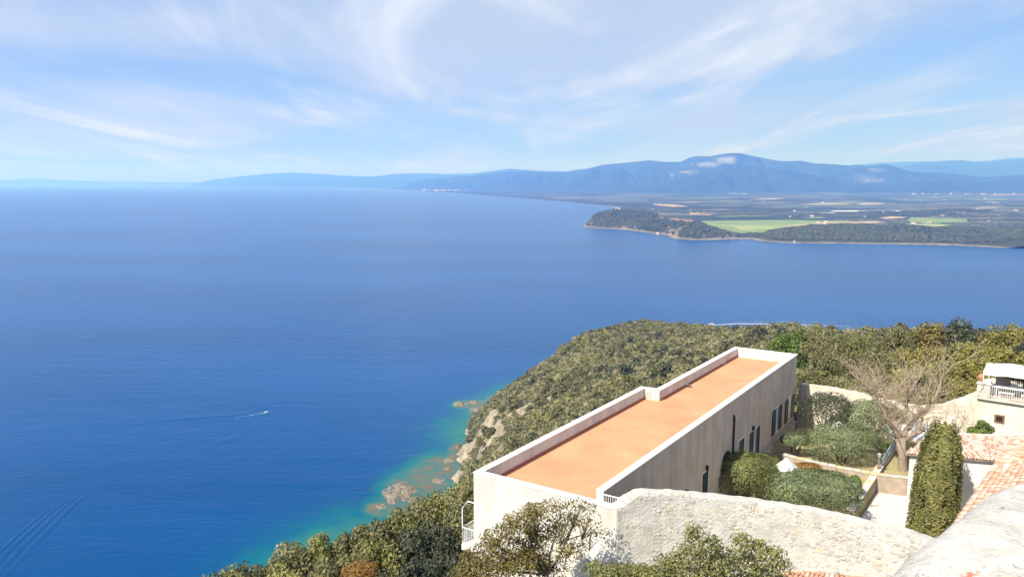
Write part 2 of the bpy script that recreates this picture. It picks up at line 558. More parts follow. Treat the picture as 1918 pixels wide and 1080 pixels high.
def ground_mat(name, layers, bump=0.0, bscale=0.3, base=(0.2, 0.17, 0.11), nscale=0.3, var=0.3):
    """bare ground with other grounds mixed in by vertex attributes"""
    m, n, l, p = new_mat(name)
    p.inputs['Roughness'].default_value = 0.95
    p.inputs['Specular IOR Level'].default_value = 0.1
    geo = n.new('ShaderNodeNewGeometry')
    nz = n.new('ShaderNodeTexNoise'); nz.inputs['Scale'].default_value = nscale; nz.inputs['Detail'].default_value = 8
    nz.inputs['Roughness'].default_value = 0.65
    l.new(geo.outputs['Position'], nz.inputs['Vector'])
    cur = n.new('ShaderNodeMix'); cur.data_type = 'RGBA'
    cur.inputs[6].default_value = rgba(tuple(x * (1 - var) for x in base)); cur.inputs[7].default_value = rgba(tuple(x * (1 + var) for x in base))
    l.new(nz.outputs[0], cur.inputs[0])
    out = cur.outputs[2]
    for attr, c1, c2, ns in layers:
        a = n.new('ShaderNodeAttribute'); a.attribute_name = attr
        z = n.new('ShaderNodeTexNoise'); z.inputs['Scale'].default_value = ns; z.inputs['Detail'].default_value = 8; z.inputs['Roughness'].default_value = 0.7
        l.new(geo.outputs['Position'], z.inputs['Vector'])
        st = n.new('ShaderNodeMapRange'); st.inputs[1].default_value = 0.35; st.inputs[2].default_value = 0.65; l.new(z.outputs[0], st.inputs[0])
        cm = n.new('ShaderNodeMix'); cm.data_type = 'RGBA'
        cm.inputs[6].default_value = rgba(c1); cm.inputs[7].default_value = rgba(c2); l.new(st.outputs[0], cm.inputs[0])
        mx = n.new('ShaderNodeMix'); mx.data_type = 'RGBA'
        l.new(a.outputs['Fac'], mx.inputs[0]); l.new(out, mx.inputs[6]); l.new(cm.outputs[2], mx.inputs[7])
        out = mx.outputs[2]
    l.new(out, p.inputs['Base Color'])
    if bump:
        b = n.new('ShaderNodeTexNoise'); b.inputs['Scale'].default_value = bscale; b.inputs['Detail'].default_value = 8
        l.new(geo.outputs['Position'], b.inputs['Vector'])
        bb = n.new('ShaderNodeBump'); bb.inputs['Strength'].default_value = bump; bb.inputs['Distance'].default_value = 1.0
        l.new(b.outputs[0], bb.inputs['Height']); l.new(bb.outputs[0], p.inputs['Normal'])
    return m


M['hillside'] = ground_mat('hillside soil', [('rock', (0.15, 0.12, 0.085), (0.42, 0.36, 0.275), 0.22)], 1.0, 0.6, (0.16, 0.15, 0.08), 0.15)
M['far_hill'] = ground_mat('far wooded hill', [('quarry', (0.12, 0.12, 0.12), (0.25, 0.25, 0.25), 0.006)], 0.0, 0.01, (0.030, 0.040, 0.020), 0.0016, 0.75)
M['headland'] = ground_mat('headland ground', [('rock', (0.16, 0.14, 0.11), (0.36, 0.32, 0.26), 0.03)], 0.6, 0.05, (0.05, 0.055, 0.028), 0.02, 0.3)
M['plain'] = ground_mat('farmed plain', [('beach', (0.10, 0.09, 0.07), (0.30, 0.26, 0.20), 0.03), ('crop', (0.07, 0.085, 0.04), (0.17, 0.165, 0.10), 0.0022)], 0, 1, (0.045, 0.055, 0.028), 0.0012, 0.5)


def field_mat(name, c1, c2, s=0.01):
    return plain(name, c1, 0.95, 0, s, c2=c2)


def set_attr(me, name, vals):
    a = me.attributes.new(name, 'FLOAT', 'POINT')
    a.data.foreach_set('value', np.asarray(vals, np.float32).ravel())


def grid_faces(nx, ny):
    i = np.arange(nx - 1)[None, :] + nx * np.arange(ny - 1)[:, None]
    i = i.ravel()
    return np.stack([i, i + 1, i + 1 + nx, i + nx], 1)


# ------------------------------------------------------------------ foliage tools
def leaf_mesh(name, P, N, size, aspect=0.55, jitter=0.8, g=rng):
    """one four-cornered leaf (or spray) at every point of P, facing about N"""
    n_ = len(P)
    N = N + g.normal(0, jitter, (n_, 3))
    N /= np.linalg.norm(N, axis=1)[:, None] + 1e-9
    T = g.normal(0, 1, (n_, 3)); T -= (T * N).sum(1)[:, None] * N
    T /= np.linalg.norm(T, axis=1)[:, None] + 1e-9
    Bv = np.cross(N, T)
    s = np.broadcast_to(size, (n_,)) * g.uniform(0.65, 1.3, n_)
    hT, hB = T * (s * .5)[:, None], Bv * (s * aspect * .5)[:, None]
    V = np.stack([P - hT, P + hB - hT * .1, P + hT, P - hB - hT * .1], 1).reshape(-1, 3)
    Fq = np.arange(n_ * 4).reshape(n_, 4)
    return np_mesh(name, V, Fq)


def lumpy(n_, lumps, g=rng, shell=0.45, lower=-0.5):
    """points in the outer shells of a set of (centre, radii) lumps, and outward directions"""
    C = np.array([l_[0] for l_ in lumps], float)
    Rr = np.array([np.broadcast_to(l_[1], 3) for l_ in lumps], float)
    w = (Rr ** 2).sum(1); w /= w.sum()
    k = g.choice(len(lumps), n_, p=w)
    d = g.normal(0, 1, (n_, 3)); d /= np.linalg.norm(d, axis=1)[:, None]
    flip = (d[:, 2] < lower) & (g.random(n_) < 0.8)
    d[flip, 2] *= -1
    r = 1 - shell * g.random(n_) ** 1.6
    return C[k] + d * Rr[k] * r[:, None], d + np.array([0, 0, .35])


def crown_lumps(w, h, k, g=rng, small=0.42):
    """k lumps filling a crown w across and h high, base at 0"""
    out = []
    for i in range(k):
        t = g.uniform(0, 2 * math.pi); e = g.uniform(-.25, 1)
        rr = math.sqrt(max(0, 1 - e * e)) * g.uniform(.55, .8)
        c = (w * .5 * rr * math.cos(t), w * .5 * rr * math.sin(t), h * (.48 + .36 * e))
        s = small * g.uniform(.6, 1.1)
        out.append((c, (w * .5 * s, w * .5 * s, h * .5 * s)))
    return out


def trunk_mb(h, r, w, g=rng, limbs=6, lean=(0, 0)):
    mb = MB()
    top = Vector((lean[0], lean[1], h * .55))
    pts = [Vector((0, 0, -0.6)), Vector((lean[0] * .3 + g.normal(0, .05), lean[1] * .3, h * .2)), top]
    mb.tube(pts, [r * 1.25, r, r * .7], 7)
    for i in range(limbs):
        t = 2 * math.pi * (i + g.uniform(-.3, .3)) / limbs
        s = pts[1].lerp(top, g.uniform(.2, 1))
        e = Vector((w * .36 * math.cos(t), w * .36 * math.sin(t), h * g.uniform(.6, .88)))
        mid = s.lerp(e, .5) + Vector((g.normal(0, .1), g.normal(0, .1), .12 * h * .3))
        mb.tube([s, mid, e], [r * .5, r * .33, r * .12], 5)
    return mb


def scatter(name, P, rot, scl, idx, sources, label, cat=None):
    """geometry-node instances of the source meshes on the points P: vegetation nobody could count"""
    me = bpy.data.meshes.new(name)
    me.vertices.add(len(P)); me.vertices.foreach_set('co', np.asarray(P, np.float32).ravel())
    set_attr(me, 'rot', rot); set_attr(me, 'scl', scl)
    a = me.attributes.new('idx', 'INT', 'POINT'); a.data.foreach_set('value', np.asarray(idx, np.int32))
    o = link(name, me)
    c = bpy.data.collections.new(name + ' sources')
    for i, s in enumerate(sources):
        so = bpy.data.objects.new('%s_source_%02d' % (name, i), s)
        c.objects.link(so)
    ng = bpy.data.node_groups.new(name + ' scatter', 'GeometryNodeTree')
    ng.interface.new_socket('Geometry', in_out='INPUT', socket_type='NodeSocketGeometry')
    ng.interface.new_socket('Geometry', in_out='OUTPUT', socket_type='NodeSocketGeometry')
    N_, L_ = ng.nodes, ng.links
    gi, go = N_.new('NodeGroupInput'), N_.new('NodeGroupOutput')
    ip = N_.new('GeometryNodeInstanceOnPoints')
    ci = N_.new('GeometryNodeCollectionInfo')
    ci.inputs['Collection'].default_value = c
    ci.inputs['Separate Children'].default_value = True
    ci.inputs['Reset Children'].default_value = True

    def named(t, nm):
        q = N_.new('GeometryNodeInputNamedAttribute'); q.data_type = t; q.inputs['Name'].default_value = nm
        return q.outputs[0]
    L_.new(gi.outputs[0], ip.inputs['Points']); L_.new(ci.outputs[0], ip.inputs['Instance'])
    ip.inputs['Pick Instance'].default_value = True
    L_.new(named('INT', 'idx'), ip.inputs['Instance Index'])
    cx_ = N_.new('ShaderNodeCombineXYZ'); L_.new(named('FLOAT', 'rot'), cx_.inputs[2])
    er = N_.new('FunctionNodeEulerToRotation'); L_.new(cx_.outputs[0], er.inputs[0]); L_.new(er.outputs[0], ip.inputs['Rotation'])
    L_.new(named('FLOAT', 'scl'), ip.inputs['Scale'])
    L_.new(ip.outputs[0], go.inputs[0])
    md = o.modifiers.new('scatter', 'NODES'); md.node_group = ng
    set_props(o, label, cat, None, 'stuff')
    return o

# ------------------------------------------------------------------ the building's frame (needed by the terrain)
BO = at(888, 883, 184)
BF = Frame((BO.x, BO.y), R(33.9))
ZT = 184.0                                      # top of the roof parapet
ZG = 176.4                                      # garden
ZP = 175.4                                      # patio

# ------------------------------------------------------------------ near hillside and headland (one height field)
CTRL = {
    300: [(40, 158), (50, 154), (60, 150), (80, 128), (130, 75), (200, 25), (260, -3), (340, -6)],
    400: [(40, 166), (50, 163), (60, 159), (80, 140), (130, 90), (200, 45), (300, 5), (340, -3), (450, -6)],
    560: [(50, 166), (62, 161), (80, 145), (120, 110), (200, 62), (300, 20), (375, -2), (450, -6)],
    700: [(45, 169), (62, 163), (80, 148), (120, 118), (200, 78), (300, 42), (400, 8), (436, -2), (480, -5)],
    800: [(60, 163), (80, 149), (120, 126), (200, 88), (300, 48), (380, 16), (430, 0), (455, -3), (520, -6)],
    860: [(60, 164), (80, 151), (120, 134), (200, 102), (300, 65), (400, 28), (470, 4), (496, -1), (530, -4), (600, -6)],
    880: [(500, 15), (545, 9), (574, 1), (590, -3), (650, -6)],
    905: [(300, 92), (400, 70), (500, 45), (560, 29), (600, 18), (640, 6), (663, -2), (720, -6)],
    935: [(100, 146), (200, 122), (300, 100), (400, 78), (500, 57), (600, 34), (660, 14), (700, 2), (720, -3), (780, -6)],
    985: [(200, 128), (300, 106), (400, 86), (500, 66), (600, 43), (700, 17), (760, 2), (785, -3), (850, -6)],
    1035: [(300, 112), (400, 92), (500, 73), (600, 54), (700, 30), (780, 11), (820, 0), (840, -3), (900, -6)],
    1060: [(600, 67), (700, 48), (800, 26), (880, 6), (920, -3), (980, -6)],
    1100: [(200, 136), (300, 116), (400, 100), (500, 86), (600, 74), (700, 59), (800, 39), (900, 19), (970, 2), (1000, -4), (1100, -6)],
    1190: [(200, 142), (300, 124), (400, 108), (500, 94), (600, 82), (700, 69), (800, 52), (900, 34), (1000, 14), (1070, 0), (1100, -4), (1200, -6)],
    1300: [(150, 152), (200, 144), (300, 127), (400, 110), (500, 97), (600, 82), (700, 63), (800, 42), (900, 20), (1000, 2), (1050, -4), (1150, -6)],
    1400: [(100, 168), (150, 159), (200, 150), (300, 133), (400, 117), (500, 103), (600, 83), (700, 60), (850, 24), (950, 0), (1000, -4)],
    1560: [(92, 173), (120, 168), (160, 161), (220, 150), (300, 137), (380, 124), (460, 107), (600, 72), (800, 22), (900, 0), (950, -5)],
    1680: [(85, 174), (110, 171), (150, 165), (200, 155), (300, 131), (450, 88), (700, 20), (800, -3)],
    1800: [(80, 175), (110, 172), (140, 165), (170, 157), (250, 133), (400, 85), (650, 10), (750, -4)],
    1930: [(80, 175), (110, 171), (140, 165), (170, 157), (250, 133), (400, 80), (650, 5), (720, -4)],
    2300: [(60, 175), (110, 171), (170, 157), (250, 133), (400, 80), (650, 5), (720, -4)],
}
cp_ = []
for px, lst in CTRL.items():
    for y, z in lst:
        x = (px - 959) / F_PX * (y * CP + (CZ - z) * SP)
        cp_.append((x, y, z))
for a in range(-4, 46, 6):
    for b, z in ((-2.0, 171.5), (-9, 165.5)):
        q = BF.p(a, b, 0); cp_.append((q[0], q[1], z))
    for b in (8, 16, 26):
        q = BF.p(a, b, 0); cp_.append((q[0], q[1], 174.6))
for q in ((0, 0, 172), (-12, 20, 171), (-25, 30, 165), (0, 30, 172.5), (10, 28, 174), (20, 25, 174), (40, 20, 174.5), (60, 40, 174.6), (-15, -20, 172), (20, -20, 172), (60, -20, 172), (-40, 10, 160), (-60, -20, 150)):
    cp_.append(q)
cp_ = np.array(cp_)
_d2 = np.linalg.norm(cp_[:, None, :2] - cp_[None, :, :2], axis=2)
_A = np.zeros((len(cp_) + 3, len(cp_) + 3))
_A[:-3, :-3] = _d2 - np.eye(len(cp_)) * 1.5
_A[:-3, -3] = 1; _A[:-3, -2:] = cp_[:, :2]; _A[-3, :-3] = 1; _A[-2:, :-3] = cp_[:, :2].T
_w = np.linalg.solve(_A, np.concatenate([cp_[:, 2], np.zeros(3)]))


def hill_raw(X, Y):
    sh = np.shape(X)
    X = np.ravel(X).astype(float); Y = np.ravel(Y).astype(float)
    out = np.empty(len(X))
    for i in range(0, len(X), 20000):
        xs, ys = X[i:i + 20000], Y[i:i + 20000]
        d = np.hypot(xs[:, None] - cp_[None, :, 0], ys[:, None] - cp_[None, :, 1])
        out[i:i + 20000] = d @ _w[:-3] + _w[-3] + _w[-2] * xs + _w[-1] * ys
    return out.reshape(sh)


def hill_z(X, Y):
    z = hill_raw(X, Y)
    far = sstep(np.hypot(X, Y), 90, 220)
    z = z + far * (np_noise(X / 60, Y / 60, 3, 4) * 4.5) * sstep(z, -2, 25)
    z = z + far * np_noise(X / 9, Y / 9, 4, 3) * 1.3 * sstep(z, 1, 8) * (1 - sstep(z, 30, 60) * .6)
    return np.clip(z, -4.5, 176)


hx = np.arange(-190, 640, 3.2); hy = np.arange(-30, 1180, 3.2)
HX, HY = np.meshgrid(hx, hy)
HZ_ = hill_z(HX, HY)
_gy, _gx = np.gradient(HZ_, 3.2, 3.2)
SLOPE = np.hypot(_gx, _gy)
# bare rock: sea cliffs and the gullies above them
_cl = at(868, 862, 8)
CLIFF = 1 - sstep(np.hypot(HX - _cl.x - 4, (HY - _cl.y) * .55), 12, 36)
ROCK = sstep(SLOPE, 0.42, 0.75) * (1 - sstep(HZ_, 24, 42)) * np.maximum(CLIFF, .35 * (np_noise(HX / 14, HY / 14, 18, 3) > .15)) + (1 - sstep(HZ_, .6, 4.0)) * (HZ_ > -4)
for px, py, rad, yy in ((968, 765, 22, 480), (985, 757, 20, 500), (945, 792, 20, 440), (1003, 765, 14, 470), (960, 785, 18, 450), (955, 805, 10, 400), (945, 818, 9, 380), (980, 782, 12, 380), (1048, 683, 12, 720), (935, 800, 15, 400), (922, 800, 12, 400),
                        (905, 865, 16, 470), (885, 845, 14, 530)):
    c = None
    # the bare patch lies where that sight line meets the slope
    for yq in np.arange(120, 1000, 4):
        q = aty(px, py, yq)
        if hill_z(np.array([q.x]), np.array([q.y]))[0] >= q.z:
            c = q; break
    if c is None:
        continue
    dd = np.hypot(HX - c.x, (HY - c.y) * 0.55)
    ROCK = np.maximum(ROCK, 0.85 * (1 - sstep(dd + np_noise(HX / 8, HY / 8, 11, 3) * 8, rad * .45, rad)))
ROCK = np.clip(ROCK + np_noise(HX / 12, HY / 12, 8, 3) * .25 * (ROCK > .1), 0, 1)
CRAG = (np_noise(HX / 7, HY / 7, 15, 4, .6) * 3.4 - .6) * ROCK * (HZ_ > 0)
me = np_mesh('hillside', np.stack([HX.ravel(), HY.ravel(), (HZ_ + CRAG).ravel()], 1), grid_faces(len(hx), len(hy)), True)
set_attr(me, 'rock', ROCK)
set_props(link('hillside', me, M['hillside']), 'steep scrub covered hillside with pale sea cliffs falling to the bay', None, None, 'structure')


def ground(x, y):
    return float(hill_z(np.array([x]), np.array([y]))[0])


# ------------------------------------------------------------------ the sea
def spaced(a0, a1, step, far_lo, far_hi, k):
    core = np.arange(a0, a1 + .1, step)
    lo = a0 - np.geomspace(step, a0 - far_lo, k)[::-1]
    hi = a1 + np.geomspace(step, far_hi - a1, k)
    return np.concatenate([lo, core, hi])


sx = spaced(-230, 140, 3.0, -90000, 90000, 50)
sy = spaced(350, 1120, 3.0, -3000, 62000, 46)
SX, SY = np.meshgrid(sx, sy)
inb = (SX > -190) & (SX < 630) & (SY > 250) & (SY < 1170)
hz = np.full(SX.shape, -40.0)
hz[inb] = hill_raw(SX[inb], SY[inb])
nz_ = np_noise(SX / 22, SY / 22, 21, 4)
land = hz > -2.0
# distance to the waterline by brute force over the shore points
sm = np.argwhere((HZ_ > -2.5) & (HZ_ < 0.5))[::5]
shore = np.stack([HX[sm[:, 0], sm[:, 1]], HY[sm[:, 0], sm[:, 1]]], 1)
dist = np.full(SX.shape, 999.0)
ii = np.argwhere(inb)
pts = np.stack([SX[inb], SY[inb]], 1)
dd = np.empty(len(pts))
for i in range(0, len(pts), 5000):
    dd[i:i + 5000] = np.hypot(pts[i:i + 5000, None, 0] - shore[None, :, 0], pts[i:i + 5000, None, 1] - shore[None, :, 1]).min(1)
dist[inb] = dd
shallow = np.clip(1.05 - dist / np.interp(SY, [430, 700, 850], [62, 48, 22]), 0, 1) ** 1.2 * (0.86 + 0.3 * nz_) * np.interp(SY, [650, 780], [1, .6])
# rock shelves just under the water
reef = np.zeros(SX.shape)
for px, py, rx, ry in ((760, 922, 50, 36), (800, 900, 48, 36), (720, 952, 26, 20), (825, 878, 38, 28), (775, 950, 60, 26), (848, 862, 18, 22), (855, 838, 12, 14), (900, 765, 26, 16), (880, 758, 34, 8), (925, 745, 16, 8), (700, 950, 14, 10)):
    c = at(px, py, 0)
    k_ = 1460 / c.y
    d = np.hypot((SX - c.x) / (rx / k_ * 1.0), (SY - c.y) / (ry / k_ * c.y / 200)) + nz_ * .35
    reef = np.maximum(reef, 1 - sstep(d, .55, 1.1))
    shallow = np.maximum(shallow, 0.9 * (1 - sstep(d, .5, 2.3)))
me = np_mesh('sea', np.stack([SX.ravel(), SY.ravel(), np.zeros(SX.size)], 1), grid_faces(len(sx), len(sy)), True)
set_attr(me, 'shallow', np.clip(shallow, 0, 1)); set_attr(me, 'reef', reef)
set_props(link('sea', me, M['sea']), 'deep blue sea turning turquoise over rocks by the shore', None, None, 'structure')

# ------------------------------------------------------------------ air
mb = MB().box(-95000, 95000, -5000, 61900, -7, 1500)
hm = bpy.data.materials.new('haze')
hm.use_nodes = True
hm.node_tree.nodes.clear()
hp = hm.node_tree.nodes.new('ShaderNodeVolumePrincipled')
hp.inputs['Color'].default_value = (0.112, 0.300, 1.0, 1)
hp.inputs['Absorption Color'].default_value = (0.95, 0.94, 0.99, 1)
hp.inputs['Density'].default_value = 8.8e-5
hp.inputs['Anisotropy'].default_value = 0.12
ho = hm.node_tree.nodes.new('ShaderNodeOutputMaterial')
hm.node_tree.links.new(hp.outputs[0], ho.inputs['Volume'])
set_props(mb.build('haze', hm), 'blue haze in the air over the bay', None, None, 'stuff')

# ------------------------------------------------------------------ the far coast: plain, headlands, hills
COAST = [(2460, 497), (2200, 484), (1918, 467), (1840, 462), (1760, 459), (1640, 457), (1560, 456), (1470, 455), (1425, 451.5), (1400, 447.5), (1340, 449), (1300, 450),
         (1262, 447), (1250, 441), (1215, 436), (1180, 431.5), (1140, 428.5), (1105, 427), (1090, 424), (1100, 417), (1122, 404), (1150, 395), (1160, 388), (1140, 385.5), (1110, 383),
         (1050, 377), (960, 370), (860, 362), (760, 355.5), (700, 352.3), (620, 350.6), (560, 349.5), (500, 348.4), (440, 347.4)]
cpts = [at(px, py, 0) for px, py in COAST]
poly = np.array([(p_.x, p_.y) for p_ in cpts] + [(-16000, 60500), (70000, 60500), (70000, 5000), (cpts[0].x, cpts[0].y - 200)])


def in_poly(X, Y, P):
    ins = np.zeros(X.shape, bool)
    j = len(P) - 1
    for i in range(len(P)):
        xi, yi, xj, yj = P[i, 0], P[i, 1], P[j, 0], P[j, 1]
        c = ((yi > Y) != (yj > Y)) & (X < (xj - xi) * (Y - yi) / (yj - yi + 1e-12) + xi)
        ins ^= c
        j = i
    return ins


def edge_dist(X, Y, P, n_):
    D = np.full(X.shape, 1e9)
    for i in range(n_ - 1):
        a, b = P[i], P[i + 1]
        ab = b - a
        t = np.clip(((X - a[0]) * ab[0] + (Y - a[1]) * ab[1]) / (ab @ ab), 0, 1)
        D = np.minimum(D, np.hypot(X - a[0] - t * ab[0], Y - a[1] - t * ab[1]))
    return D


NC = len(COAST)
HEAD = [  # wooded coastal hills: (crest px, crest py, distance, half width across, half depth)
    (1158, 396, 3800, 190, 250), (1130, 403, 3800, 110, 200), (1205, 399, 3750, 160, 200), (1250, 412, 3380, 120, 190), (1210, 413, 3420, 120, 150), (1170, 410, 3600, 120, 150),
    (1290, 417, 2960, 85, 150), (1318, 424, 2930, 80, 130), (1350, 434, 2840, 70, 90),
    (1600, 420, 2900, 190, 190), (1500, 428, 2830, 150, 150), (1540, 424, 2850, 150, 170), (1700, 424, 2900, 200, 190), (1800, 427, 2900, 200, 180), (1900, 431, 2900, 220, 180), (2030, 430, 2880, 250, 200), (2150, 432, 2880, 250, 200),
    (1720, 440, 2660, 150, 110), (1790, 441, 2620, 150, 110), (1860, 441, 2600, 160, 120), (1930, 443, 2540, 160, 130), (2030, 445, 2480, 200, 130), (2140, 447, 2440, 200, 130),
    (1800, 393, 4700, 330, 260), (1700, 397, 4600, 160, 120), (1880, 398, 4600, 200, 160), (1990, 396, 4700, 260, 200),
]


def land_z(X, Y):
    ins = in_poly(X, Y, poly)
    D = edge_dist(X, Y, poly[:NC], NC)
    z = np.where(ins, np.minimum(0.4 + D * 0.02, 4.0), -np.minimum(D * .1, 5))
    h = np.zeros(X.shape)
    for px, py, y0, wx, wy in HEAD:
        c = aty(px, py, y0)
        g_ = np.exp(-(((X - c.x) / wx) ** 2 + ((Y - c.y) / wy) ** 2) * 1.1) * (c.z - 5)
        h = np.maximum(h, g_) * .75 + .25 * np.sqrt(h * h + g_ * g_)
    h *= 1 + .12 * np_noise(X / 120, Y / 120, 31, 3)
    h = np.where(ins, h * sstep(D, -4, 55), 0)
    # the plain rises gently to the foot of the hills
    z = z + np.where(ins, h + sstep(Y, 8000, 16000) * 20 * sstep(D, 0, 2500), 0)
    return z, D, ins, h


us = (np.arange(380, 2460, 3.0) - 959) / F_PX
ys = np.concatenate([np.geomspace(2400, 5200, 230), np.geomspace(5240, 60000, 130)])
U, YY = np.meshgrid(us, ys)
LX = U * YY
LZ, LD, LIN, LH = land_z(LX, YY)
rockf = np.where(LIN, (1 - sstep(LD, 10, 75 + 40 * np_noise(LX / 50, YY / 50, 5, 2))) * sstep(LH, 4, 10), 0)
LZ = LZ + rockf * np_noise(LX / 18, YY / 18, 6, 3) * 3
sel = np.where(LIN | (LD < 250), 1, 0)
fc = grid_faces(len(us), len(ys))
keep = sel.ravel()[fc].any(1)
me = np_mesh('coastal_plain', np.stack([LX.ravel(), YY.ravel(), LZ.ravel()], 1), fc[keep], True)
wood = sstep(LH, 5, 11)
beach = np.where(LIN, (1 - sstep(LD, 12, 34)) * (1 - wood), 0)
patch = np_noise(LX / 420 + YY / 900, YY / 500, 41, 2)
crop = np.where(LIN, sstep(patch, -.05, .12) * (1 - wood) * sstep(LD, 60, 400) * (1 - sstep(YY, 9000, 16000)), 0)
set_attr(me, 'beach', np.maximum(beach, rockf)); set_attr(me, 'crop', crop)
set_props(link('coastal_plain', me, M['plain']), 'flat farmed coastal plain with woods and two low wooded headlands', None, None, 'structure')


def land_at(px, py):
    """where the sight line meets the far land"""
    c = at(px, py, 4)
    for _ in range(6):
        z = land_z(np.array([c.x]), np.array([c.y]))[0][0]
        c = at(px, py, max(z, 0) * .7 + c.z * .3)
    return c


def lz1(x, y):
    return float(land_z(np.array([x]), np.array([y]))[0][0])


# fields that stand out
F_GREEN = field_mat('green field crop', (0.20, 0.26, 0.07), (0.13, 0.19, 0.05))
F_LIGHT = field_mat('pale green field crop', (0.30, 0.33, 0.13), (0.22, 0.27, 0.09))
F_TAN = field_mat('tan stubble', (0.42, 0.32, 0.20), (0.34, 0.25, 0.15))
F_BROWN = field_mat('ploughed red soil', (0.36, 0.19, 0.11), (0.28, 0.14, 0.08))
F_BLUE = field_mat('young grey green crop', (0.095, 0.12, 0.08), (0.065, 0.085, 0.055))
FIELDS = [
    ([(1312, 414), (1480, 412), (1600, 414), (1570, 420), (1480, 428), (1430, 440), (1390, 437), (1350, 429), (1325, 421)], F_GREEN),
    ([(1330, 421), (1470, 423), (1440, 431), (1400, 433), (1355, 428)], F_LIGHT),
    ([(1225, 412), (1262, 410), (1300, 413), (1285, 421), (1250, 421)], F_BROWN),
    ([(1470, 423), (1540, 417), (1640, 414.5), (1660, 417), (1560, 422), (1490, 428)], F_TAN),
    ([(1705, 407), (1810, 410), (1812, 416), (1730, 419), (1700, 415)], F_GREEN),
    ([(1690, 419), (1760, 420), (1800, 424), (1740, 425)], F_LIGHT),
    ([(1108, 368), (1200, 365), (1216, 377), (1150, 379), (1122, 376)], F_BLUE),
    ([(1222, 381), (1262, 383), (1290, 387), (1262, 388), (1225, 384)], F_TAN),
    ([(1395, 388), (1480, 383), (1590, 384), (1560, 388), (1460, 391)], F_BLUE),
    ([(1290, 396), (1340, 399), (1330, 404), (1292, 402)], F_TAN),
    ([(1480, 386), (1800, 380), (1850, 383), (1600, 391)], F_BLUE),
    ([(1715, 398), (1745, 396), (1730, 404), (1712, 405)], F_TAN),
    ([(1830, 388), (1870, 387), (1868, 392), (1840, 393)], F_TAN),
    ([(1640, 371), (1800, 368), (1900, 373), (1700, 378)], F_BLUE),
    ([(1850, 404), (1918, 401), (1960, 404), (1900, 408)], F_BLUE),
]
_fg = np.random.default_rng(12)
F_DIM = field_mat('dull pasture', (0.17, 0.15, 0.09), (0.11, 0.105, 0.06))
for k in range(70):
    a, b = _fg.uniform(1170, 1930), 356 + 53 * _fg.random() ** .9
    if 1090 < a < 1330 and b > 384 or 1680 < a < 1830 and b > 385:
        continue
    w, h = _fg.uniform(18, 70), _fg.uniform(.3, 1.1) * (1 + (b - 356) / 30)
    sk = _fg.uniform(-12, 12)
    FIELDS.append(([(a - w, b + .3), (a + sk, b - h), (a + w, b - h * .4), (a + w * .6, b + h * .5), (a - w * .5, b + h)], [F_BLUE, F_DIM, F_TAN, F_GREEN, F_DIM, F_BLUE][k % 6]))
for lp, fm in FIELDS:
    P3 = [land_at(px, py) for px, py in lp]
    cx_ = sum((q.x for q in P3)) / len(P3); cy_ = sum((q.y for q in P3)) / len(P3)
    ring = []
    for i, q in enumerate(P3):                       # densify, so that the sheet follows the ground
        r_ = P3[(i + 1) % len(P3)]
        for t in (0, .33, .66):
            ring.append((q.x + (r_.x - q.x) * t, q.y + (r_.y - q.y) * t))
    V, Fc = [], []
    nr = len(ring)
    for k in (1, .66, .33):
        V += [(cx_ + (x - cx_) * k, cy_ + (y - cy_) * k) for x, y in ring]
    V.append((cx_, cy_))
    lift = 1.1 + FIELDS.index((lp, fm)) * .05
    V3 = [(x, y, lz1(x, y) + lift) for x, y in V]
    for k in range(2):
        Fc += [(k * nr + i, k * nr + (i + 1) % nr, (k + 1) * nr + (i + 1) % nr, (k + 1) * nr + i) for i in range(nr)]
    Fc += [(2 * nr + i, 2 * nr + (i + 1) % nr, 3 * nr) for i in range(nr)]
    set_props(MB().add(V3, Fc).build('field', fm), None, None, None, 'structure')


def trace(pts, px):
    return np.interp(px, [p_[0] for p_ in pts], [p_[1] for p_ in pts])


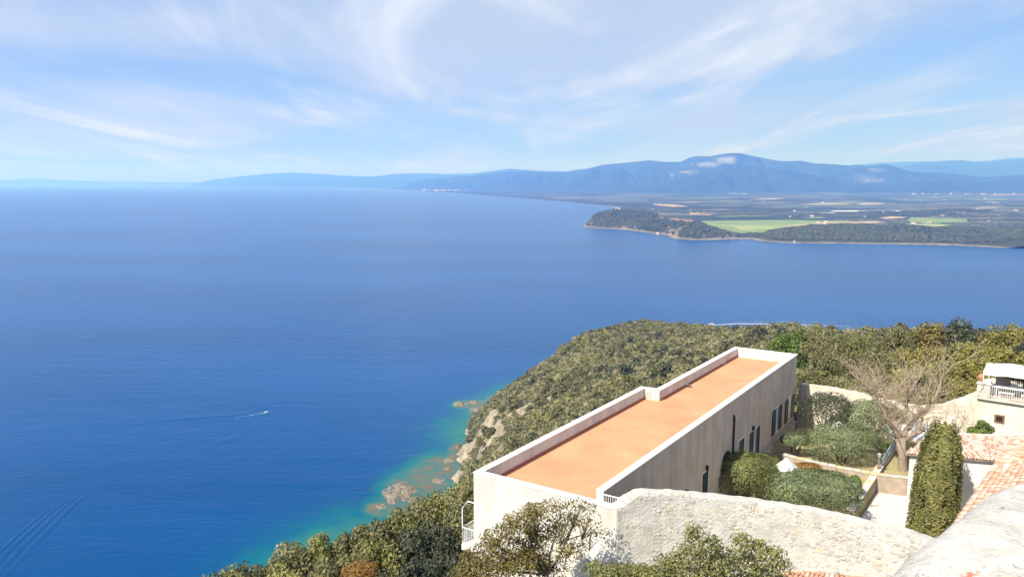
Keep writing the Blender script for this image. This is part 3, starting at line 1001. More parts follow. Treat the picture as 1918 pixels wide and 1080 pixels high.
def ridge(name, label, line, dist_pts, front, back, seed, rough=.10, px0=None, px1=None, quarries=(), step=3.0, nrow=60, cut=None):
    """a range of hills whose crest passes through the given skyline at real distances"""
    px = np.arange(px0 if px0 is not None else line[0][0], (px1 if px1 is not None else line[-1][0]) + .1, step)
    D = trace(dist_pts, px)
    ci = [aty(a, trace(line, a), d) for a, d in zip(px, D)]
    crest = np.array([q.z for q in ci])
    cx_ = np.array([q.x for q in ci])
    t = np.concatenate([np.linspace(-1, 0, nrow), np.linspace(0, 1, nrow // 3)[1:]])
    T, C_ = np.meshgrid(t, crest, indexing='ij')
    _, Dm = np.meshgrid(t, D, indexing='ij')
    _, Xm = np.meshgrid(t, cx_, indexing='ij')
    Yv = np.where(T < 0, Dm * (1 + T * front), Dm * (1 + T * back))
    Xv = Xm * (Yv / Dm)
    sh = np.where(T < 0, (1 + T) ** 1.25 * .75 + (1 - np.abs(T)) * .25, (1 - T) ** 1.2)
    nn = np_noise(Xv / (D.mean() * .05), Yv / (D.mean() * .08), seed, 5, .55)
    nn2 = np_noise(Xv / (D.mean() * .018), Yv / (D.mean() * .06), seed + 1, 3, .5)
    w_ = np.sin(np.clip(-T, 0, 1) * math.pi) ** .8 * (T < 0)
    Z = C_ * sh + w_ * C_ * (nn * rough * 2.2 + nn2 * rough) + 0
    Z = np.where(T < 0, np.minimum(Z, CZ + (C_ - CZ) * Yv / Dm + T * 25), Z)      # spurs stay below the summit line
    edge = sstep(np.arange(len(px)), 0, 10)[None, :] if px0 is None else 1
    Z = np.where(T <= -1, -4, Z * edge) - 2 * (T < -.98)
    me = np_mesh(name, np.stack([Xv.ravel(), Yv.ravel(), Z.ravel()], 1), grid_faces(len(px), len(t)), True)
    q_ = np.zeros(Z.shape)
    PXm = np.broadcast_to(px[None, :], Z.shape)
    dep = Yv * CP - (Z - CZ) * SP
    PYm = 540 - F_PX * (Yv * SP + (Z - CZ) * CP) / dep
    for (qx, qy, rx, ry) in quarries:
        # worked quarry faces lie at these spots of the slope
        i_ = np.argmin((PXm - qx) ** 2 + ((PYm - qy) * 3) ** 2 + (T > 0) * 1e9)
        X0, Y0 = Xv.ravel()[i_], Yv.ravel()[i_]
        sc = dep.ravel()[i_] / F_PX
        # extent down the slope from the local rise of the hill
        k_ = np.hypot((Xv - X0 * Yv / Y0) / (rx * sc), (PYm - qy) / ry) if False else np.hypot((Xv - X0) / (rx * sc), (Z - Z.ravel()[i_]) / (ry * sc)) + np.abs(Yv - Y0) / (D.mean() * .16)
        q_ = np.maximum(q_, 1 - sstep(k_ + nn2 * .35, .7, 1.15))
    set_attr(me, 'quarry', np.clip(q_ * (.55 + .9 * nn2), 0, 1))
    set_props(link(name, me, M['far_hill']), label, None, None, 'structure')


ridge('hills', 'main blue range of hills with pale quarry scars below its summit',
      [(740, 345), (760, 342), (800, 335), (845, 331.5), (889, 329), (940, 322), (975, 321), (1009, 321.5), (1040, 321), (1060, 321.6), (1080, 318), (1100, 316), (1130, 308.5), (1160, 305.5), (1180, 304), (1200, 302), (1218, 300), (1232, 302), (1245, 303.5), (1275, 303),
       (1290, 296), (1302, 292.5), (1330, 293), (1345, 290), (1358, 287.5), (1372, 286.5), (1385, 287), (1400, 290), (1430, 296), (1455, 301), (1478, 302), (1500, 301), (1525, 306), (1550, 307), (1590, 310), (1605, 308.5), (1620, 311),
       (1640, 309), (1655, 307.5), (1668, 309), (1680, 313), (1700, 320), (1725, 323), (1760, 323), (1800, 327), (1840, 332), (1880, 329), (1918, 327), (2000, 324), (2200, 330)],
      [(740, 32000), (800, 29000), (900, 25000), (1050, 21500), (1200, 19500), (1400, 19000), (1600, 18000), (2200, 18000)], .22, .2, 51, .20,
      quarries=[(1352, 303, 30, 11), (1328, 308, 24, 6), (1372, 300, 16, 8), (1290, 322, 14, 3.5), (1262, 328, 9, 3), (1306, 333, 9, 3), (1645, 318, 13, 4), (1600, 331, 30, 5), (1570, 328, 22, 4), (1625, 337, 14, 4)], step=2.5, nrow=90)
ridge('hills', 'darker lower foothill in front of the main range',
      [(1130, 356), (1180, 351), (1250, 341), (1303, 327), (1331, 321), (1370, 314), (1420, 311.5), (1470, 319), (1500, 323), (1530, 331), (1560, 338), (1620, 345), (1700, 349)],
      [(1100, 15800), (1700, 15500)], .12, .2, 61, .20, step=2.5)
ridge('hills', 'lower foothill at the right end of the plain',
      [(1560, 352), (1640, 346), (1720, 340), (1780, 338), (1840, 341), (1900, 337), (1960, 336), (2050, 338), (2200, 345)],
      [(1500, 15200), (2200, 15200)], .12, .2, 63, .13)
ridge('far_hills', 'paler far range behind the right end of the main hills',
      [(1580, 330), (1640, 322), (1680, 316), (1700, 309.5), (1730, 305), (1760, 301.5), (1800, 300), (1830, 303), (1860, 304), (1880, 300.5), (1918, 298), (2000, 297), (2200, 305)],
      [(1500, 28000), (2200, 28000)], .25, .2, 71, .08)
ridge('far_hills', 'faintest far range on the right skyline',
      [(1560, 316), (1600, 309), (1640, 305), (1680, 303.5), (1740, 302), (1800, 304), (1850, 301), (1890, 296), (1918, 295.5), (2000, 297), (2200, 303)],
      [(1500, 37000), (2200, 37000)], .2, .2, 73, .06)
ridge('far_hills', 'pale blue range along the far coast at mid left',
      [(350, 345), (401, 336), (440, 331.5), (493, 326), (545, 323), (602, 326), (660, 330), (705, 330.5), (740, 325.5), (800, 324.5), (832, 326), (889, 325), (930, 319), (958, 315.8), (985, 318), (1010, 320), (1050, 322), (1100, 325), (1200, 330)],
      [(350, 47000), (500, 42000), (700, 38000), (960, 33000), (1200, 30000)], .16, .15, 81, .06)
ridge('far_hills', 'barely visible far range above the sea at the left edge',
      [(-260, 341), (-100, 339), (0, 338), (34, 335.6), (75, 334.5), (126, 338), (200, 340), (330, 341), (420, 342)],
      [(-260, 56000), (420, 56000)], .06, .06, 83, .05)

# ------------------------------------------------------------------ far vegetation nobody could count
ico = {}


def blob_mesh(name, sub, amp, g):
    import bmesh
    bm = bmesh.new()
    bmesh.ops.create_icosphere(bm, subdivisions=sub, radius=1)
    for v in bm.verts:
        k = 1 + amp * mnoise.noise(v.co * 1.7 + Vector((g * 3.1, 0, 0))) + amp * .6 * mnoise.noise(v.co * 4 + Vector((0, g * 2.3, 0)))
        v.co *= k
        v.co.z = v.co.z * .8 + .45
    me_ = bpy.data.meshes.new(name); bm.to_mesh(me_); bm.free()
    me_.materials.append(M['leaf_far'])
    return me_


blobs = [blob_mesh('far_crown', 2, .55, i) for i in range(6)]
P_, S_ = [], []
g = np.random.default_rng(5)


def add_trees(x, y, s):
    z, D, ins, h = land_z(x, y)
    ok = ins & (D > 14)
    P_.append(np.stack([x[ok], y[ok], z[ok] - .3], 1)); S_.append(s[ok])


# woods on the headlands and low hills
n_ = 60000
yy = 2500 * np.exp(g.random(n_) * math.log(5000 / 2500)); uu = (g.uniform(1080, 2180, n_) - 959) / F_PX
xx = uu * yy
z, D, ins, h = land_z(xx, yy)
ok = ins & (h > 5) & (D > 18 + 70 * g.random(n_) * (g.random(n_) < .6))
add_trees(xx[ok], yy[ok], g.uniform(3.2, 6.5, ok.sum()))
# hedges, lines and clumps on the plain
for k in range(330):
    y0 = 3150 * math.exp(g.random() * math.log(15500 / 3150)); px = g.uniform(1090, 2100)
    x0 = (px - 959) / F_PX * y0
    L_ = g.uniform(80, 620); th = g.choice([.06, .12, -.05, 1.35]) + g.normal(0, .06)
    m_ = int(L_ / 9)
    t = np.linspace(-.5, .5, m_) * L_
    gap = g.random(m_) < .85
    add_trees((x0 + t * math.cos(th) + g.normal(0, 3, m_))[gap], (y0 + t * math.sin(th) + g.normal(0, 3, m_))[gap], g.uniform(1.4, 3.6, m_)[gap])
for k in range(120):
    y0 = 3250 * math.exp(g.random() * math.log(15500 / 3250)); px = g.uniform(1100, 2100)
    x0 = (px - 959) / F_PX * y0
    m_ = int(g.uniform(15, 170)); sp_ = g.uniform(25, 130)
    add_trees(x0 + g.normal(0, sp_ * 2.2, m_), y0 + g.normal(0, sp_ * .6, m_), g.uniform(1.8, 4.2, m_))
# the pine wood behind the beach and the wood north of the headland
for (px, py, wx, wy, m_) in ((1265, 396, 260, 160, 1500), (1210, 389, 240, 220, 900), (1330, 373, 900, 420, 1600), (1150, 381, 380, 160, 500), (1000, 367, 1100, 500, 900), (1420, 399, 500, 150, 800), (1260, 382, 300, 200, 300), (1640, 402, 420, 150, 700)):
    c = land_at(px, py)
    add_trees(c.x + g.normal(0, wx * .5, m_), c.y + g.normal(0, wy * .6, m_), g.uniform(2.5, 5.5, m_))
P_ = np.concatenate(P_); S_ = np.concatenate(S_)
# keep the standing fields open
keep = np.ones(len(P_), bool)
for lp, fm in FIELDS[:6]:
    P3 = np.array([(q.x, q.y) for q in [land_at(a, b) for a, b in lp]])
    keep &= ~in_poly(P_[:, 0], P_[:, 1], P3)
P_, S_ = P_[keep], S_[keep]
scatter('far_woodland', P_, g.uniform(0, 6.28, len(P_)), S_, g.integers(0, 6, len(P_)), blobs, 'dark woods and hedges on the far headlands and plain')

# ------------------------------------------------------------------ maquis on the near slopes
def macchia_mesh(i, n_leaf, leaf, g):
    lumps = crown_lumps(2.4, 2.0, 4, g, .66) + [((0, 0, .75), (1.05, 1.05, .8))]
    P, N = lumpy(n_leaf, lumps, g, .3, .0)
    me_ = leaf_mesh('macchia_bush', P, N, leaf, .75, .55, g)
    me_.materials.append(M['leaf_maquis'])
    return me_


near_b = [macchia_mesh(i, 700, .30, g) for i in range(6)]
far_b = [macchia_mesh(i, 240, .50, g) for i in range(6)]
extra = []
for mk in ('leaf_dark', 'leaf_oak', 'leaf_olive', 'leaf_oak'):
    P, N = lumpy(420, crown_lumps(2.4, 2.3, 5, g, .6) + [((0, 0, .8), (1.05, 1.05, .8))], g, .3, 0)
    e_ = leaf_mesh('macchia_crown', P, N, .36, .75, .55, g); e_.materials.append(M[mk]); extra.append(e_)
n_ = 150000
# even density over the ground
X = g.uniform(-180, 600, n_); Y = g.uniform(58, 1130, n_)
Z = hill_z(X, Y)
ix = np.clip(((X + 190) / 3.2).round().astype(int), 0, len(hx) - 1); iy = np.clip(((Y + 30) / 3.2).round().astype(int), 0, len(hy) - 1)
rk = ROCK[iy, ix]
vis = (X / (Y * CP + (CZ - Z) * SP) * F_PX + 959 > 350) & (X / (Y * CP + (CZ - Z) * SP) * F_PX + 959 < 2350)
# the ground behind the ridge cannot be seen from the tower or from beside it
behind = (X > 25) & (Y > 95 + (X - 25) * .0) & (Z < 100)
ab = np.stack([(X - BF.o.x) * BF.A.x + (Y - BF.o.y) * BF.A.y, (X - BF.o.x) * BF.B.x + (Y - BF.o.y) * BF.B.y], 1)
off = ~((ab[:, 0] > -6) & (ab[:, 0] < 43.5) & (ab[:, 1] > -2.8))
gard = ~((Y < 78) & (X > 0))
keepm = vis & (Z > 1.5) & (g.random(n_) > rk * 1.08) & off & gard & ~((X / Y > .30) & (Z < 85))
X, Y, Z = X[keepm], Y[keepm], Z[keepm]
isn = np.hypot(X, Y) < 230
s = (.75 + 1.5 * g.random(len(X)) ** 1.8) * np.interp(Y, [60, 200, 500, 900], [.85, 1.1, 1.3, 1.3])
idx = np.where(isn, g.integers(0, 6, len(X)), 6 + g.integers(0, 6, len(X)))
mixn = np_noise(X / 45, Y / 45, 91, 3)
sp_r = g.random(len(X))
for k, (lo, hi, pr_) in enumerate(((.3, 2, .16), (-.2, .25, .16), (-2, -.38, .20), (-.38, .1, .14))):
    selk = (mixn > lo) & (mixn < hi) & (sp_r < pr_)
    idx[selk] = 12 + k
    s[selk] *= 1.08
scatter('macchia', np.stack([X, Y, Z - .25], 1), g.uniform(0, 6.28, len(X)), s, idx, near_b + far_b + extra, 'dense olive green scrub covering the near hillside down to the cliffs')
print('macchia', len(X), 'far trees', len(P_))

# ------------------------------------------------------------------ the long building
bld = empty('long_building', BF.p(0, 0, 172), 'long low cream building with a flat terracotta roof behind a white parapet', 'building')
_off = Vector(bld.location)


def child(mb, name, mat, parent, root_loc, **k):
    """shapes given in world coordinates, linked under a thing that stands at root_loc"""
    r_ = Vector(root_loc)
    mb.v = [(v[0] - r_.x, v[1] - r_.y, v[2] - r_.z) for v in mb.v]
    return mb.build(name, mat, parent, **k)


FOOT = [(0, 0), (22.3, 0), (22.3, 1.3), (41.2, 1.3), (41.2, 7.23), (1.6, 7.23), (1.6, 9.0), (0, 9.0)]
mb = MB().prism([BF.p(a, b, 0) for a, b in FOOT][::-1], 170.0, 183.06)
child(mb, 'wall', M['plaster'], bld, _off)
child(BF.box(MB(), -.02, -.002, -.02, 9.02, 170, 183.915), 'sunlit_front_skin', M['plaster_white'], bld, _off)  # same plaster as the side wall; this paler skin has the sunlight painted in
mb = MB()
dk = [(0.34, 0.34), (21.97, 0.34), (21.97, 1.64), (40.87, 1.64), (40.87, 6.9), (1.58, 6.9), (1.58, 8.95), (0.34, 8.95)]
mb.prism([BF.p(a, b, 0) for a, b in dk][::-1], 183.0, 183.10)
child(mb, 'roof_deck', M['terracotta_deck'], bld, _off)
W_ = .35
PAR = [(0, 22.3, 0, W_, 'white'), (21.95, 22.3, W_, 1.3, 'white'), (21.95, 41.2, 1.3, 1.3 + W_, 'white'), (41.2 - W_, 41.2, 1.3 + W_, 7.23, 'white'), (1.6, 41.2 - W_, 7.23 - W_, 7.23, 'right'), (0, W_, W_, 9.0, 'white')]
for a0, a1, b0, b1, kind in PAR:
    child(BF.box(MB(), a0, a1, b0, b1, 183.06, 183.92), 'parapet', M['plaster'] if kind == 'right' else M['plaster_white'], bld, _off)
CO = [(-.05, 22.30, -.05, .40), (21.91, 22.35, .402, 1.248), (21.91, 41.25, 1.25, 1.70), (40.81, 41.25, 1.702, 7.28), (1.56, 40.808, 6.83, 7.28), (-.05, .40, .402, 9.05)]
for a0, a1, b0, b1 in CO:
    child(BF.box(MB(), a0, a1, b0, b1, 183.922, 184.0), 'coping', M['white_paint'], bld, _off, bevel=.012)
# painted end face of the garden side parapet
child(BF.box(MB(), 1.585, 1.62, 6.86, 7.25, 183.11, 183.918), 'end_face', M['white_paint'], bld, _off)
# turned-up roof membrane along the sea side parapet, a little ragged
for a0, a1, b in ((.4, 9.2, W_), (9.2, 21.93, W_), (22.3, 27.3, 1.65), (28.2, 36.9, 1.65), (37.6, 40.8, 1.65)):
    child(BF.box(MB(), a0, a1, b, b + .05, 183.10, 183.24 + rnd.uniform(0, .04)), 'roof_skirt', M['skirt'], bld, _off)
child(BF.box(MB(), 27.3, 27.55, 1.66, 2.2, 183.10, 183.16), 'drain_box', M['pipe'], bld, _off)
# steel rungs up the short wall of the jog
mb = MB()
for k in range(4):
    z = 183.24 + k * .17
    mb.tube([BF.p(21.95, .62, z), BF.p(21.80, .62, z), BF.p(21.80, .92, z), BF.p(21.95, .92, z)], .013, 5)
child(mb, 'ladder_rungs', M['grey_metal'], bld, _off)


# openings on the garden side, placed where the photograph shows them
def wall_rect(x0, y0, x1, y1):
    a0, zt = BF.on_b(x0, y0, 7.23); a1, zb = BF.on_b(x1, y1, 7.23)
    return min(a0, a1), max(a0, a1), zb, zt


def shutter(a0, a1, z0, z1, parent):
    t = .05
    mb = MB()
    for aa in (a0, a1 - t):
        BF.box(mb, aa, aa + t, 7.25, 7.30, z0, z1)
    for zz_ in (z0, (z0 + z1) / 2 - .03, z1 - .07):
        BF.box(mb, a0 + t, a1 - t, 7.25, 7.298, zz_, zz_ + .07)
    o = child(mb, 'shutter', M['dark_green_paint'], parent, _off)
    sl = MB()
    n_ = int((z1 - z0) / .085)
    for k in range(n_):
        z = z0 + .07 + (z1 - z0 - .15) * k / n_
        sl.hexa([BF.p(a0 + t, 7.255, z + .04), BF.p(a0 + t, 7.29, z), BF.p(a1 - t, 7.29, z), BF.p(a1 - t, 7.255, z + .04),
                 BF.p(a0 + t, 7.255, z + .055), BF.p(a0 + t, 7.29, z + .015), BF.p(a1 - t, 7.29, z + .015), BF.p(a1 - t, 7.255, z + .055)])
    child(sl, 'louvres', M['dark_green_paint'], o, _off)
    return o


def opening(name, a0, a1, z0, z1, leaves):
    mb = MB()
    f = .12
    BF.box(mb, a0 - f, a0, 7.232, 7.262, z0, z1 + f); BF.box(mb, a1, a1 + f, 7.232, 7.262, z0, z1 + f)
    BF.box(mb, a0, a1, 7.232, 7.262, z1, z1 + f); BF.box(mb, a0 - f, a1 + f, 7.232, 7.30, z0 - .08, z0)
    fr = child(mb, name, M['surround'], bld, _off)
    child(BF.box(MB(), a0, a1, 7.234, 7.244, z0, z1), 'pane', M['glass'] if len(leaves) > 1 else M['dark_void'], fr, _off)
    mb = MB()
    am = (a0 + a1) / 2
    BF.box(mb, am - .03, am + .03, 7.246, 7.256, z0, z1)
    child(mb, 'frame', M['surround'] if len(leaves) > 1 else M['dark_green_paint'], fr, _off)
    for s0, s1 in leaves:
        shutter(s0, s1, z0 + .01, z1 - .01, bld)


for (x0, x1, yt, yb) in ((1471, 1487.5, 743, 784), (1447, 1463.5, 763, 806), (1405, 1422, 804, 856)):
    a0 = BF.on_b(x0, yt, 7.23)[0]; a1 = BF.on_b(x1, yt, 7.23)[0]
    am = (a0 + a1) / 2
    px_m = (x0 + x1) / 2
    zt_, zb_ = BF.on_b(px_m, yt, 7.23)[1], BF.on_b(px_m, yb, 7.23)[1]
    w = a1 - a0
    opening('window' if yt < 800 else 'door', a0 + w * .33, a1 - w * .33, zb_, zt_, [(a0, a0 + w * .33 - .02), (a1 - w * .33 + .02, a1)])
for (x0, x1, yt, yb, nm) in ((1384.5, 1392.5, 822, 858, 'window'), (1315.5, 1325, 884, 934, 'door')):
    a0 = BF.on_b(x0, yt, 7.23)[0]; a1 = BF.on_b(x1, yt, 7.23)[0]
    px_m = (x0 + x1) / 2
    opening(nm, a0, a1, BF.on_b(px_m, yb, 7.23)[1], BF.on_b(px_m, yt, 7.23)[1], [(a0 + .02, a1 - .02)])
a0, zt_ = BF.on_b(1353, 852, 7.23); a1 = BF.on_b(1368, 852, 7.23)[0]
mb = MB()
arc = [BF.p((a0 + a1) / 2 + math.cos(t) * (a1 - a0) / 2, 7.236, zt_ - .55 + math.sin(t) * .6) for t in np.linspace(0, math.pi, 9)]
lo = [BF.p(a0, 7.236, zt_ - 1.6), BF.p(a1, 7.236, zt_ - 1.6)]
ring = arc + lo
mb.add(ring, [tuple(range(len(ring)))])
child(mb, 'arched_opening', M['dark_void'], bld, _off)
# drainpipe, lamps, plinth ledge
a0, z1 = BF.on_b(1373.5, 779, 7.23); z0 = BF.on_b(1373.5, 853, 7.23)[1]
mb = MB().tube([BF.p(a0, 7.33, z0 - .4), BF.p(a0, 7.33, z1)], .075, 8)
for zz_ in (z0 + .3, (z0 + z1) / 2, z1 - .3):
    mb.tube([BF.p(a0, 7.33, zz_), BF.p(a0, 7.33, zz_ + .06)], .10, 8)
mb.tube([BF.p(a0, 7.33, z1), BF.p(a0, 7.22, z1 + .1)], .075, 8)
child(mb, 'drainpipe', M['pipe'], bld, _off)
for px, py in ((1322, 881), (1409, 806), (1284, 927)):
    a0, z0 = BF.on_b(px, py, 7.23)
    mb = MB()
    BF.box(mb, a0 - .07, a0 + .07, 7.235, 7.42, z0 + .05, z0 + .35)
    BF.box(mb, a0 - .10, a0 + .10, 7.235, 7.45, z0 + .352, z0 + .38)
    child(mb, 'wall_lamp', M['black_iron'], bld, _off)
mb = MB()
a0 = BF.on_b(1425, 858, 7.23)[0]
BF.box(mb, a0, 41.2, 7.231, 7.42, 172, 177.45)
child(mb, 'plinth', M['plaster'], bld, _off)
mb = MB()
BF.box(mb, a0, 41.2, 7.232, 7.50, 177.452, 177.58)
child(mb, 'plinth_ledge', M['pink_stone'], bld, _off)
# railing across the stair head beside the end of the garden side parapet
mb = MB()
mb.tube([BF.p(1.5, 7.3, 183.86), BF.p(1.5, 8.95, 183.86)], .03, 6)
mb.tube([BF.p(1.5, 7.3, 183.2), BF.p(1.5, 8.95, 183.2)], .022, 6)
rl = child(mb, 'railing', M['white_metal'], bld, _off)
for k in range(13):
    b = 7.34 + k * .13
    child(MB().tube([BF.p(1.5, b, 183.1), BF.p(1.5, b, 183.86)], .014, 5), 'baluster', M['white_metal'], rl, _off)
# the small balcony on the sea side, near the front corner
bz = 179.35
mb = BF.box(MB(), .25, 3.6, -1.15, -.002, bz - .35, bz)
child(mb, 'balcony', M['plaster_white'], bld, _off, bevel=.02)
mb = MB()
for z in (bz + 1.0, bz + .08):
    mb.tube([BF.p(.32, -.03, z), BF.p(.32, -1.1, z), BF.p(3.5, -1.1, z), BF.p(3.5, -.03, z)], .028, 6)
rl = child(mb, 'balcony_railing', M['white_metal'], bld, _off)
for k in range(9):
    child(MB().tube([BF.p(.32, -.08 - k * .127, bz + .001), BF.p(.32, -.08 - k * .127, bz + 1)], .014, 5), 'baluster', M['white_metal'], rl, _off)
for k in range(23):
    child(MB().tube([BF.p(.45 + k * .135, -1.1, bz + .001), BF.p(.45 + k * .135, -1.1, bz + 1)], .014, 5), 'baluster', M['white_metal'], rl, _off)
child(MB().tube([BF.p(.32, -1.1, bz + .9), BF.p(.32, -1.1, bz + 2.15), BF.p(.32, -.7, bz + 2.65), BF.p(.32, -.002, bz + 2.65)], .035, 7), 'awning_frame', M['white_metal'], bld, _off)

# ------------------------------------------------------------------ garden ground, patio, walls
gl = [BF.p(1.7, 7.3, 0)[:2], BF.p(43.5, 7.3, 0)[:2], (60, 74), (75, 60), (75, 30), (7, 33), (7, 38)]
pp = [at(px, py, ZP) for px, py in ((1592, 1000), (1651, 905), (1712, 913))]
patio_loop = [(pp[0].x - .3, 33.5), (pp[0].x, pp[0].y), (pp[1].x, pp[1].y), (pp[2].x, pp[2].y), (38, 62), (38, 33.5)]
mb = MB().prism(patio_loop[::-1], 173, ZP)
set_props(mb.build('patio', M['gravel']), None, None, None, 'structure')
# the garden goes round the patio
g2 = [(7, 36.5), (pp[0].x - .35, 36.5), (pp[0].x - .05, pp[0].y), (pp[1].x - .05, pp[1].y + .05), (pp[2].x, pp[2].y + .05), (38.2, 62.1), (75, 60), (60, 76)] + [BF.p(43.5, 7.3, 0)[:2], BF.p(1.7, 7.3, 0)[:2]]
mb = MB().prism(g2, 173, ZG)
set_props(mb.build('garden_ground', M['dry_grass']), None, None, None, 'structure')


def wall_strip(pts, thick, z_bot, mb=None, nseg=1, wob=0.0):
    """an upright wall along points (x, y, z_top), thickness to the far side"""
    mb = mb or MB()
    P = []
    for i in range(len(pts) - 1):
        for k in range(nseg):
            P.append(Vector(pts[i]).lerp(Vector(pts[i + 1]), k / nseg))
    P.append(Vector(pts[-1]))
    n0 = len(mb.v)
    for i, p_ in enumerate(P):
        a = P[min(i + 1, len(P) - 1)] - P[max(i - 1, 0)]
        nrm = Vector((-a.y, a.x, 0)).normalized()
        q = p_ + nrm * thick
        w1, w2 = wob * vnoise(p_.x * 3, p_.y * 3, 1), wob * vnoise(q.x * 3, q.y * 3, 5)
        mb.v += [(p_.x, p_.y, z_bot), (p_.x, p_.y, p_.z + w1), (q.x, q.y, p_.z + w2), (q.x, q.y, z_bot)]
    for i in range(len(P) - 1):
        o_ = n0 + i * 4
        for j in range(4):
            j2 = (j + 1) % 4
            mb.f.append((o_ + j, o_ + 4 + j, o_ + 4 + j2, o_ + j2))
    mb.f.append((n0, n0 + 1, n0 + 2, n0 + 3)); e = n0 + (len(P) - 1) * 4
    mb.f.append((e + 3, e + 2, e + 1, e))
    return mb


# the great rubble wall across the foreground
TOPS = [(1157, 953, 36.72), (1167, 949, 36.80), (1182, 937, 36.95), (1197, 926.5, 37.05), (1240, 926, 37.3), (1300, 931, 37.4), (1380, 939, 37.3), (1450, 949, 37.0), (1520, 960, 36.5), (1600, 978, 35.7), (1700, 1003, 34.6), (1790, 1030, 33.6), (1900, 1060, 32.4)]
tp = [aty(*t) for t in TOPS]
wl_root = empty('rubble_wall', (tp[4].x, tp[4].y, 174), 'broad curved fortress wall of whitewashed rubble stones across the foreground', 'wall')
_wo = Vector(wl_root.location)
BAT = .10                                                 # batter: the face leans back
seg = []
for i in range(len(tp) - 1):
    for k in range(8):
        seg.append(tp[i].lerp(tp[i + 1], k / 8))
seg.append(tp[-1])
mb = MB()
for i, p_ in enumerate(seg):
    a = seg[min(i + 1, len(seg) - 1)] - seg[max(i - 1, 0)]
    out = Vector((a.y, -a.x, 0)).normalized()
    H_ = p_.z - 173.0
    for f in (1, .8, .6, .4, .2, .06, 0.0):
        z = 173 + H_ * f
        q = p_ + out * (BAT * (p_.z - z))
        q = q + out * .05 * vnoise(q.x * 1.5, q.y * 1.5, z * 1.5)
        mb.v.append((q.x, q.y, z + (.07 * vnoise(q.x * 2.2, q.y * 2.2) if f == 1 else 0)))
    for th in (.35, .75):
        q = p_ - out * th
        mb.v.append((q.x, q.y, p_.z + .07 * vnoise(q.x * 2.2, q.y * 2.2) + .03))
    q = p_ - out * .75
    mb.v.append((q.x, q.y, 173))
order = [6, 5, 4, 3, 2, 1, 0, 7, 8, 9]
for i in range(len(seg) - 1):
    for j in range(len(order) - 1):
        a, b = order[j], order[j + 1]
        mb.f.append((i * 10 + a, (i + 1) * 10 + a, (i + 1) * 10 + b, i * 10 + b))
mb.f.append(tuple(order)[::-1]); mb.f.append(tuple((len(seg) - 1) * 10 + o_ for o_ in order))
child(mb, 'mortar', M['mortar'], wl_root, _wo)
# stones: a few irregular shapes shared by all
stone_me = []
for i in range(6):
    sm_ = MB()
    nn = rnd.randint(6, 8)
    ang = sorted(rnd.uniform(0, 6.283) for _ in range(nn))
    ang = [2 * math.pi * k / nn + rnd.uniform(-.25, .25) for k in range(nn)]
    rr = [rnd.uniform(.8, 1.1) for _ in range(nn)]
    for f, d in ((1.0, -.5), (1.0, .12), (.72, .36)):
        for a, r_ in zip(ang, rr):
            sm_.v.append((math.cos(a) * r_ * f * .5, math.sin(a) * r_ * f * .5, d + rnd.uniform(-.05, .05) * (d > 0)))
    for k in range(2):
        for j in range(nn):
            sm_.f.append((k * nn + j, k * nn + (j + 1) % nn, (k + 1) * nn + (j + 1) % nn, (k + 1) * nn + j))
    sm_.f.append(tuple(range(2 * nn, 3 * nn)))
    stone_me.append(sm_)
stone_lib = {}
for i, sm_ in enumerate(stone_me):
    for mk in ('stone_white', 'stone_grey', 'stone_ochre', 'mortar'):
        me = sm_.mesh('stone'); me.materials.append(M[mk]); stone_lib[(i, mk)] = me
places = []
L = [0.0]
for i in range(1, len(seg)):
    L.append(L[-1] + (seg[i] - seg[i - 1]).length)
row_z = 0.10
while row_z < 6.2:
    rh = rnd.uniform(.13, .24)
    s_ = rnd.uniform(0, .2) + (.35 if row_z > .3 else .1) + (1.2 if row_z > 1.3 else 0)
    while s_ < L[-1]:
        w = rnd.uniform(.13, .34)
        i = min(max(int(np.searchsorted(L, s_ + w / 2)) - 1, 0), len(seg) - 2)
        t = (s_ + w / 2 - L[i]) / (L[i + 1] - L[i])
        p_ = seg[i].lerp(seg[i + 1], t); a = (seg[i + 1] - seg[i]); out = Vector((a.y, -a.x, 0)).normalized(); al = Vector((a.x, a.y, 0)).normalized()
        z = p_.z - row_z - rh / 2 + rnd.uniform(-.07, .07)
        q = p_ + out * (BAT * (p_.z - z)); q.z = z
        q += out * .05 * vnoise(q.x * 1.5, q.y * 1.5, z * 1.5)
        cov = vnoise(q.x * .8, q.y * .8, z * .9)
        if rnd.random() > .22 + max(0, cov) * .9:
            tl = rnd.uniform(-.3, .3); al2 = (al + Vector((0, 0, tl))).normalized()
            places.append((q, al2, out, w * rnd.uniform(.8, 1.05), rh * rnd.uniform(.75, 1.05), rnd.uniform(.02, .07)))
        s_ += w * 1.03
    row_z += rh * 1.03
for s_i in np.arange(.6, L[-1] - .1, .30):                 # stones lying along the crest
    for th in (.14, .40, .64):
        s_ = s_i + rnd.uniform(-.08, .08)
        i = min(max(int(np.searchsorted(L, s_)) - 1, 0), len(seg) - 2)
        p_ = seg[i].lerp(seg[i + 1], (s_ - L[i]) / (L[i + 1] - L[i])); a = (seg[i + 1] - seg[i]); out = Vector((a.y, -a.x, 0)).normalized(); al = Vector((a.x, a.y, 0)).normalized()
        q = p_ - out * (th + rnd.uniform(-.05, .05)); q.z = p_.z + .07 * vnoise(q.x * 2.2, q.y * 2.2)
        places.append((q, al, Vector((0, 0, 1)), rnd.uniform(.22, .36), rnd.uniform(.2, .3), rnd.uniform(.05, .11)))


def pick_stone():
    r_ = rnd.random()
    return 'stone_white' if r_ < .62 else 'mortar' if r_ < .84 else 'stone_ochre' if r_ < .91 else 'stone_grey'


